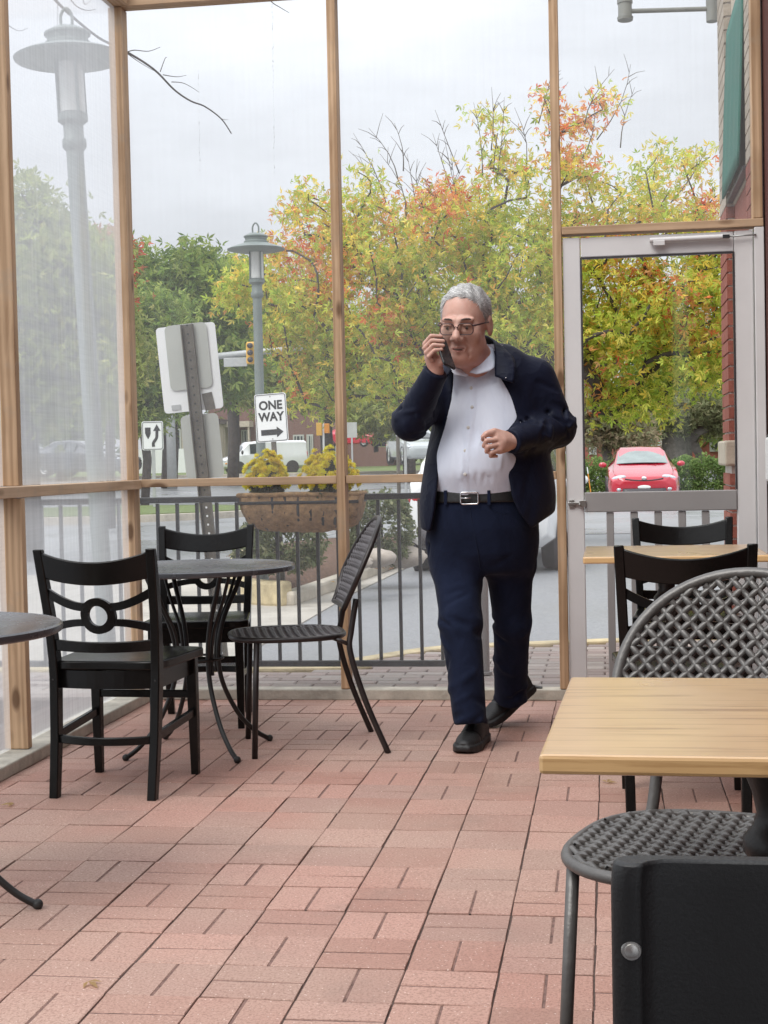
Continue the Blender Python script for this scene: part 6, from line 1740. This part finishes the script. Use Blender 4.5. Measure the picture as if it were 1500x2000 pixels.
for k, (px, D, h_) in enumerate(((779, 32, 1.75), (793, 40, 2.0))):
    b_ = AD(px, 950, D); po_ = thing('thin_post', ['dark thin post by the street, left of the man', 'grey thin post by the street, close to the man'][k], 'post', (b_[0], b_[1], zg(b_[1])), 0)
    MB().tube([(0, 0, 0), (0, 0, h_)], .04, 8).build('tube', M[['post_brown', 'galv'][k]], po_); MB().ico((0, 0, h_), .045, 1).build('cap', M['galv'], po_)

# ------------------------------------------------------------------ traffic signals on a mast arm
ma = thing('signal_mast', 'grey mast arm with two yellow traffic signals over the street', 'traffic signal', (*AD(330, 930, 58)[:2], .1))
q0, q1 = AD(330, 706, 58), AD(716, 668, 53)
MB().tube([q0, AD(500, 688, 56), AD(620, 677, 54.5), q1], [.14, .12, .09, .07], 10).build('arm', M['galv'], ma, True, world=True)
MB().tube([(q0[0], q0[1], .2), q0+np.array([0, 0, .6])], [.2, .16], 12).build('pole', M['galv'], ma, True, world=True)
for px, py, D in ((495, 690, 56), (632, 678, 54.2)):
    c = AD(px, py, D); o = MB().bb(c[0]-.19, c[0]+.19, c[1]-.42, c[1]-.16, c[2]-.42, c[2]+.40).build('signal_head', M['signal_yellow'], ma, None, .05, world=True)
    for dz_ in (.26, 0, -.26):
        u = MB().tube([(c[0], c[1]-.45, c[2]+dz_), (c[0], c[1]-.60, c[2]+dz_-.02)], .10, 10); u.build('visor', M['trim_dark'], ma, True, world=True)
c = AD(462, 702, 56.4); MB().bb(c[0]-.45, c[0]+.45, c[1]-.2, c[1]-.16, c[2]-.28, c[2]+.05).build('street_name_plate', M['galv'], ma, None, .01, world=True)
for k, py in enumerate((738, 752)):
    wr = thing('overhead_wire', ['upper thin black wire across the street', 'lower thin black wire across the street'][k], 'wire', AD(440, py, 85))
    P = [AD(px, py+3*math.sin((px-300)/500*math.pi), 85) for px in range(240, 700, 40)]
    MB().tube(P, .05, 5).build('cable', M['ink'], wr, world=True)

# ------------------------------------------------------------------ vehicles (front = -y, origin under the middle)
M['screen_sky_glare'] = plain('sky_glare_windscreen', (.22, .26, .25), .12, 0, var=.25, scale=2, spec=.9, rvar=.03)  # pale base colour stands in for bright sky reflected in the windscreen
def lerp(a, b, t): return tuple(x+(y-x)*t for x, y in zip(a, b))
def vehicle(name, label, loc, rz, st, paint, glassdef, lights, wheels, cat='car', group=None, wheel_r=.31, width=.88, detail=True, rear_lights=None):
    """st: stations along y: (y, z_bottom, z_belt, z_top, half width, half width of the roof)"""
    t = thing(name, label, cat, loc, rz, group)
    def ring(s_):
        y, zb_, zm, zt_, w_, wr = s_
        return [(0, y, zb_), (w_*.80, y, zb_), (w_*.97, y, zb_+.10), (w_, y, zb_+(zm-zb_)*.55), (w_*.965, y, zm), (wr*1.0+(w_-wr)*.12, y, zm+(zt_-zm)*.5+.0), (wr, y, zt_-(zt_-zm)*.16), (wr*.86, y, zt_-(zt_-zm)*.03), (0, y, zt_)]
    rings = [ring(s_) for s_ in st]; full = [r_+[(-x, y, z) for x, y, z in reversed(r_[1:-1])] for r_ in rings]
    n = len(full[0]); V = [p for r_ in full for p in r_]; F = []
    for i in range(len(full)-1):
        for k in range(n): F.append((i*n+k, (i+1)*n+k, (i+1)*n+(k+1) % n, i*n+(k+1) % n))
    F.append(tuple(range(n))); F.append(tuple(reversed([(len(full)-1)*n+k for k in range(n)])))
    bo_ = link('body', mesh_np('car_body', V, F), paint, t, 30)
    b_ = bo_.modifiers.new('b', 'BEVEL'); b_.width = .02; b_.segments = 2; b_.limit_method = 'ANGLE'; b_.angle_limit = R(20)
    def patch(i0, i1, k0, k1, a, off, mirror):
        """glass between stations i0, i1 and ring points k0, k1, inset by a"""
        A, B, C, D = (Vector(rings[i0][k0]), Vector(rings[i1][k0]), Vector(rings[i1][k1]), Vector(rings[i0][k1]))
        nrm = (B-A).cross(D-A).normalized(); cen = (A+B+C+D)/4
        if nrm.dot(cen-Vector((0, cen.y, .8))) < 0: nrm = -nrm
        P = [q_+(cen-q_)*a+nrm*off for q_ in (A, B, C, D)]
        if mirror: P = [Vector((-q_.x, q_.y, q_.z)) for q_ in P]
        return P
    for nm, kind, i0, i1, k0, k1, a in glassdef:
        if kind == 'wide':   # spans the full width (windscreen, rear window)
            A, B = Vector(rings[i0][k0]), Vector(rings[i1][k1]); P = []
            for u in (a*.5, 1-a*.5):
                for s_ in np.linspace(-1, 1, 9):
                    x = (A.x+(B.x-A.x)*u)*(1-a*.6)*s_; y = A.y+(B.y-A.y)*u; z = A.z+(B.z-A.z)*u
                    crown = .05*(1-s_*s_); sg = -1 if A.y < B.y else 1
                    if nm == 'rear_window': sg = 1
                    P.append((x, y+sg*.03+sg*crown*.5, z+.02+crown*.45))
            MB().add(P, [(k, k+1, 10+k, 9+k) for k in range(8)]).build(nm, M['screen_sky_glare'] if (nm == 'windscreen' and name == 'red_car') else M['carglass'], t, True)
        else:
            for mi in (False, True): MB().add(patch(i0, i1, k0, k1, a, .012, mi), [(0, 1, 2, 3)]).build(nm, M['carglass'], t)
    for (nm, x, y, z, sx, sy, sz, mt, rot) in lights:
        for s_ in ((-1, 1) if x else (1,)):
            o = MB().ico((0, 0, 0), 1.0, 2, (sx, sy, sz)).build(nm, M[mt], t, True); o.location = (s_*x, y, z); o.rotation_euler = (rot[0], s_*rot[1], s_*rot[2])
    for (y, w_) in wheels:
        for s_ in (-1, 1):
            Mx = Matrix.Rotation(R(90), 3, 'Y'); c = (s_*(w_-.10), y, wheel_r)
            wh = MB().lathe([(wheel_r*.62, -.10), (wheel_r*.9, -.105), (wheel_r*.98, -.08), (wheel_r, -.04), (wheel_r, .04), (wheel_r*.98, .08), (wheel_r*.9, .105), (wheel_r*.62, .10)], 28, c, Mx).build('wheel', M['rubber'], t, 50)
            MB().lathe([(0, .06), (wheel_r*.15, .065), (wheel_r*.55, .05), (wheel_r*.64, .095), (wheel_r*.64, -.095), (wheel_r*.5, -.05), (0, -.06)], 20, c, Mx).build('rim', M['galv'], wh, 40)
            MB().lathe([(wheel_r*1.17, -.035), (wheel_r*1.17, .035), (0, .036), (0, -.035)], 28, (s_*(w_-.012), y, wheel_r+.02), Mx).build('wheel_arch', M['trim_dark'], t, 40)
    return t
SEDAN = [(-2.28, .34, .52, .60, .60, .50), (-2.22, .22, .60, .70, .78, .62), (-2.0, .18, .70, .80, .86, .70), (-1.5, .18, .80, .90, .88, .72), (-.95, .18, .90, 1.00, .88, .70), (-.15, .18, .93, 1.40, .885, .60), (.35, .18, .94, 1.46, .885, .60), (1.05, .18, .95, 1.42, .885, .58), (1.75, .20, .97, 1.05, .87, .66), (2.20, .28, .95, 1.02, .80, .62), (2.28, .40, .80, .90, .70, .55)]
SG = [('windscreen', 'wide', 4, 5, 6, 6, .12), ('side_window', 'side', 5, 6, 4, 6, .12), ('side_window', 'side', 6, 7, 4, 6, .12), ('rear_window', 'wide', 8, 7, 6, 6, .16)]
def red_lights(): return [('headlight', .62, -2.10, .665, .22, .10, .075, 'lamp_clear', (0, R(12), R(28))), ('mirror', .98, -.72, 1.00, .10, .06, .07, 'paint_red', (0, 0, 0)), ('fog_light', .60, -2.24, .40, .07, .05, .05, 'lamp_clear', (0, 0, 0)),
    ('emblem', 0, -2.275, .665, .065, .03, .045, 'chrome', (0, 0, 0)), ('number_plate', 0, -2.30, .45, .16, .01, .05, 'signwhite', (0, 0, 0)), ('tail_light', .66, 2.20, .80, .15, .08, .07, 'lamp_red', (0, 0, 0))]
cpt = AD(1256, 960, 36.6)
rc = vehicle('red_car', 'red hatchback parked facing the door, in front of the hedge', (cpt[0], cpt[1]+2.2, -.135), math.atan2(-cpt[0], cpt[1])+R(2), SEDAN, M['paint_red'], SG, red_lights(), ((-1.42, .87), (1.30, .87)))
gr = MB(); 
P = [(x, -2.245-.03*(1-(x/.6)**2), .665-.055*(1-(x/.5)**2 if abs(x) < .5 else 0)) for x in np.linspace(-.46, .46, 15)]
gr.tube(P, .016, 6).build('grille_line', M['trim_dark'], rc, True)
P = [(x, -2.30-.02*(1-(x/.6)**2), .34) for x in np.linspace(-.52, .52, 11)]
MB().tube(P, .085, 8, flat=1.0).build('lower_grille', M['trim_dark'], rc, True)
MB().tube([(-.55, -.93, 1.02), (-.2, -.98, 1.035), (.35, -.97, 1.03)], .012, 6).build('wiper', M['trim_dark'], rc, True)
# white parked car, tail towards us
WG = SG
wl_ = [('tail_light', .70, 2.16, .86, .16, .10, .085, 'lamp_red', (0, 0, R(-20))), ('mirror', .98, -.72, 1.00, .10, .06, .07, 'paint_white', (0, 0, 0)), ('number_plate', 0, 2.30, .62, .16, .01, .055, 'signback', (0, 0, 0)), ('headlight', .62, -2.10, .665, .2, .1, .07, 'lamp_clear', (0, 0, 0))]
SUV = [(-2.25, .36, .60, .75, .60, .5), (-2.15, .28, .75, .88, .80, .66), (-1.5, .26, .95, 1.05, .88, .74), (-.95, .26, 1.0, 1.12, .89, .72), (-.25, .26, 1.03, 1.60, .89, .64), (.5, .26, 1.04, 1.66, .89, .64), (1.5, .26, 1.05, 1.62, .89, .63), (2.05, .28, 1.04, 1.30, .87, .70), (2.22, .34, .95, 1.08, .82, .66), (2.26, .45, .80, .92, .74, .6)]
cw = AD(936, 1120, 15.9)
wc_ = vehicle('white_car', 'white car parked behind the man, tail towards the patio', (cw[0]+.1, cw[1]+2.2, -.135), R(177), SUV, M['paint_white'], [('windscreen', 'wide', 3, 4, 6, 6, .12), ('side_window', 'side', 4, 5, 4, 6, .12), ('side_window', 'side', 5, 6, 4, 6, .12), ('rear_window', 'wide', 7, 6, 6, 6, .16)], wl_, ((-1.42, .87), (1.40, .87)), wheel_r=.34)
wc_.scale = (.92, .92, .95)
MB().tube([(x, 2.24, .42) for x in np.linspace(-.68, .68, 9)], .12, 8).build('rear_bumper', M['trim_dark'], wc_, True)
# white van, nose to the left
VAN = [(-2.75, .50, .72, .85, .70, .58), (-2.68, .36, .85, .98, .90, .70), (-2.2, .34, 1.02, 1.12, .98, .80), (-1.75, .34, 1.12, 1.25, 1.0, .84), (-1.05, .34, 1.20, 2.02, 1.0, .84), (-.2, .34, 1.22, 2.10, 1.0, .86), (1.2, .34, 1.22, 2.10, 1.0, .86), (2.6, .36, 1.22, 2.08, 1.0, .86), (2.75, .42, 1.2, 2.02, .97, .82)]
vp = AD(512, 926, 96)
vehicle('white_van', 'white delivery van driving left across the street', (vp[0], vp[1], zg(vp[1])), R(-62), VAN, M['paint_white'], [('windscreen', 'wide', 3, 4, 6, 6, .12), ('side_window', 'side', 4, 5, 4, 6, .12)], [('headlight', .75, -2.62, .80, .16, .10, .12, 'lamp_clear', (0, 0, 0)), ('turn_signal', .86, -2.55, .66, .10, .10, .06, 'lamp_amber', (0, 0, 0)), ('mirror', 1.14, -1.55, 1.35, .08, .08, .14, 'trim_dark', (0, 0, 0)), ('tail_light', .9, 2.76, 1.2, .07, .03, .18, 'lamp_red', (0, 0, 0))], ((-1.75, .98), (1.75, .98)), 'van', None, .36)
def far_car(label, px, py, D, rz, paint, st=SEDAN, gd=SG):
    p = AD(px, py, D); vehicle('car', label, (p[0], p[1], max(zg(p[1]), p[2])), rz, st, paint, gd, [('headlight', .62, -2.12, .665, .2, .1, .07, 'lamp_clear', (0, 0, 0)), ('tail_light', .66, 2.2, .80, .15, .08, .07, 'lamp_red', (0, 0, 0))], ((-1.42, .87), (1.30, .87)), group='cars across the street')
far_car('small red car far across the street, beside the grey sign', 689, 873, 110, R(70), M['paint_far_red'])
far_car('dark car parked under the trees, left of the man', 762, 882, 84, R(8), M['paint_dark'], SUV, [('windscreen', 'wide', 3, 4, 6, 6, .12), ('side_window', 'side', 4, 5, 4, 6, .12)])
far_car('silver car on the street, half hidden by the man', 812, 905, 62, R(20), M['paint_silver'])
far_car('dark blue car blurred behind the milky vinyl', 165, 930, 60, R(75), M['paint_dark'])
far_car('pale car blurred behind the vinyl at far left', 62, 928, 66, R(80), M['paint_silver'])

# ------------------------------------------------------------------ far buildings
def building(name, label, x0, x1, y0, y1, z0, z1, mat, roofmat, windows, extra=None):
    t = thing(name, label, 'building', ((x0+x1)/2, y0, z0))
    MB().bb(x0, x1, y0, y1, z0, z1).build('wall', mat, t, world=True)
    MB().bb(x0-.3, x1+.3, y0-.3, y1+.3, z1+.002, z1+.35).build('roof', roofmat, t, world=True)
    for (xa, xb, za, zb_) in windows:
        f = MB().bb(xa, xb, y0-.10, y0-.002, za, zb_).build('window', M['signback'], t, world=True)
        g_ = MB().bb(xa+.12, xb-.12, y0-.13, y0-.101, za+.12, zb_-.12).build('pane', M['farglass'], f); g_.data.transform(Matrix.Translation(t.location).inverted())
        for u in (.33, .66):
            mu = MB().bb(xa+(xb-xa)*u-.04, xa+(xb-xa)*u+.04, y0-.15, y0-.131, za+.12, zb_-.12).build('mullion', M['signback'], f); mu.data.transform(Matrix.Translation(t.location).inverted())
    return t
pa = AD(425, 900, 118); pb = AD(760, 900, 118); yb = pa[1]; zb0 = zg(yb)
def bx_(px): return AD(px, 880, 118)[0]
def bz_(py): return AD(560, py, 118)[2]
br_ = building('brown_building', 'brown brick building with a shopfront across the street', bx_(408), bx_(765), yb, yb+14, zb0-.5, bz_(742), M['far_brick'], M['trim_dark'],
    [(bx_(430), bx_(445), bz_(895), bz_(838)), (bx_(452), bx_(470), bz_(895), bz_(838)), (bx_(474), bx_(492), bz_(895), bz_(838)), (bx_(578), bx_(600), bz_(900), bz_(850)), (bx_(605), bx_(618), bz_(900), bz_(850)), (bx_(650), bx_(670), bz_(900), bz_(850))])
MB().bb(bx_(424), bx_(500), yb-1.6, yb-.16, bz_(833), bz_(822)).build('canopy', M['limestone'], br_, world=True)
MB().bb(bx_(447), bx_(450.5), yb-1.5, yb-1.3, zb0-.4, bz_(833)).build('column', M['limestone'], br_, world=True)
MB().bb(bx_(496), bx_(499), yb-1.5, yb-1.3, zb0-.4, bz_(833)).build('column', M['limestone'], br_, world=True)
pw = AD(335, 890, 105)
wb = building('white_building', 'low white building with a tall window behind the sign backs', AD(318, 880, 112)[0], AD(408, 880, 112)[0], AD(335, 890, 112)[1]+1, AD(335, 890, 112)[1]+9, zg(110)-.5, AD(335, 828, 112)[2], M['limestone'], M['trim_dark'], [(AD(323, 880, 112)[0], AD(348, 880, 112)[0], AD(335, 884, 112)[2], AD(335, 836, 112)[2])])
lwl = MB().bb(AD(240, 890, 106)[0], AD(412, 890, 106)[0], pw[1], pw[1]+.3, zg(105)-.3, AD(335, 877, 106)[2]).build('low_wall', M['signwhite']); tag(lwl, 'long low white wall beyond the traffic island', 'wall')
# right: pinkish house row with pale green railings
pr_ = AD(1300, 890, 78)
def rx_(px): return AD(px, 880, 78)[0]
def rz_(py): return AD(1300, py, 78)[2]
rb = building('terrace_house', 'pinkish brick terrace beyond the hedge', rx_(1120), rx_(1480), pr_[1], pr_[1]+9, zg(78)-.5, rz_(760), M['brick_red'], M['trim_dark'],
    [(rx_(1150), rx_(1165), rz_(885), rz_(850)), (rx_(1215), rx_(1238), rz_(884), rz_(862)), (rx_(1340), rx_(1350), rz_(884), rz_(858)), (rx_(1385), rx_(1410), rz_(884), rz_(860))])
M['palegreen'] = plain('pale_green_paint', (.42, .62, .52), .6, var=.08)
gb = thing('garden_railing', 'pale green slatted railing in front of the terrace', 'railing', (rx_(1280), pr_[1]-3, zg(75)))
for k in range(7): MB().bb(rx_(1242), rx_(1318), pr_[1]-3, pr_[1]-2.94, rz_(886-k*5.2), rz_(884.4-k*5.2)).build('slat', M['palegreen'], gb, world=True)
for k in range(6): MB().bb(rx_(1242+k*15), rx_(1243.6+k*15), pr_[1]-3.04, pr_[1]-3.001, rz_(888), rz_(852)).build('post', M['signwhite'], gb, world=True)
mk = thing('marker_rod', 'thin orange marker rod by the hedge', 'marker', (*AD(1158, 950, 34)[:2], -.14), 0); mk.rotation_euler = (0, R(-7), 0)
MB().tube([(0, 0, 0), (0, 0, .85)], .012, 6).build('rod', M['lamp_amber'], mk); MB().tube([(0, 0, .85), (0, 0, 1.0)], .013, 6).build('tip', M['signwhite'], mk)

# black wedge left on the sill, and rain drips on the vinyl
c = AY(1022, 1343, 6.84)
wd = thing('door_wedge', 'small black wedge lying on the sill behind the man', 'wedge', (c[0], 6.845, .052))
MB().prism([(-.09, 0), (.085, 0), (.088, .004), (-.085, .036), (-.09, .036)], -.022, .022).build('wedge', M['rubber'], wd, None, .002)
q = random.Random(33)
for px, y0, y1, n in ((387, 138, 355, 44), (532, 10, 348, 60)):
    mb = MB()
    for k in range(n):
        p = AY(px+q.uniform(-1, 1)+4*k/n, y0+(y1-y0)*(k/n)+q.uniform(-3, 3), 6.866); mb.ico(p, q.uniform(.0006, .0017), 0, (1, .5, q.uniform(1, 4)))
    mb.build('drip_streak', M['galv'], fw, world=True)['kind'] = 'stuff'
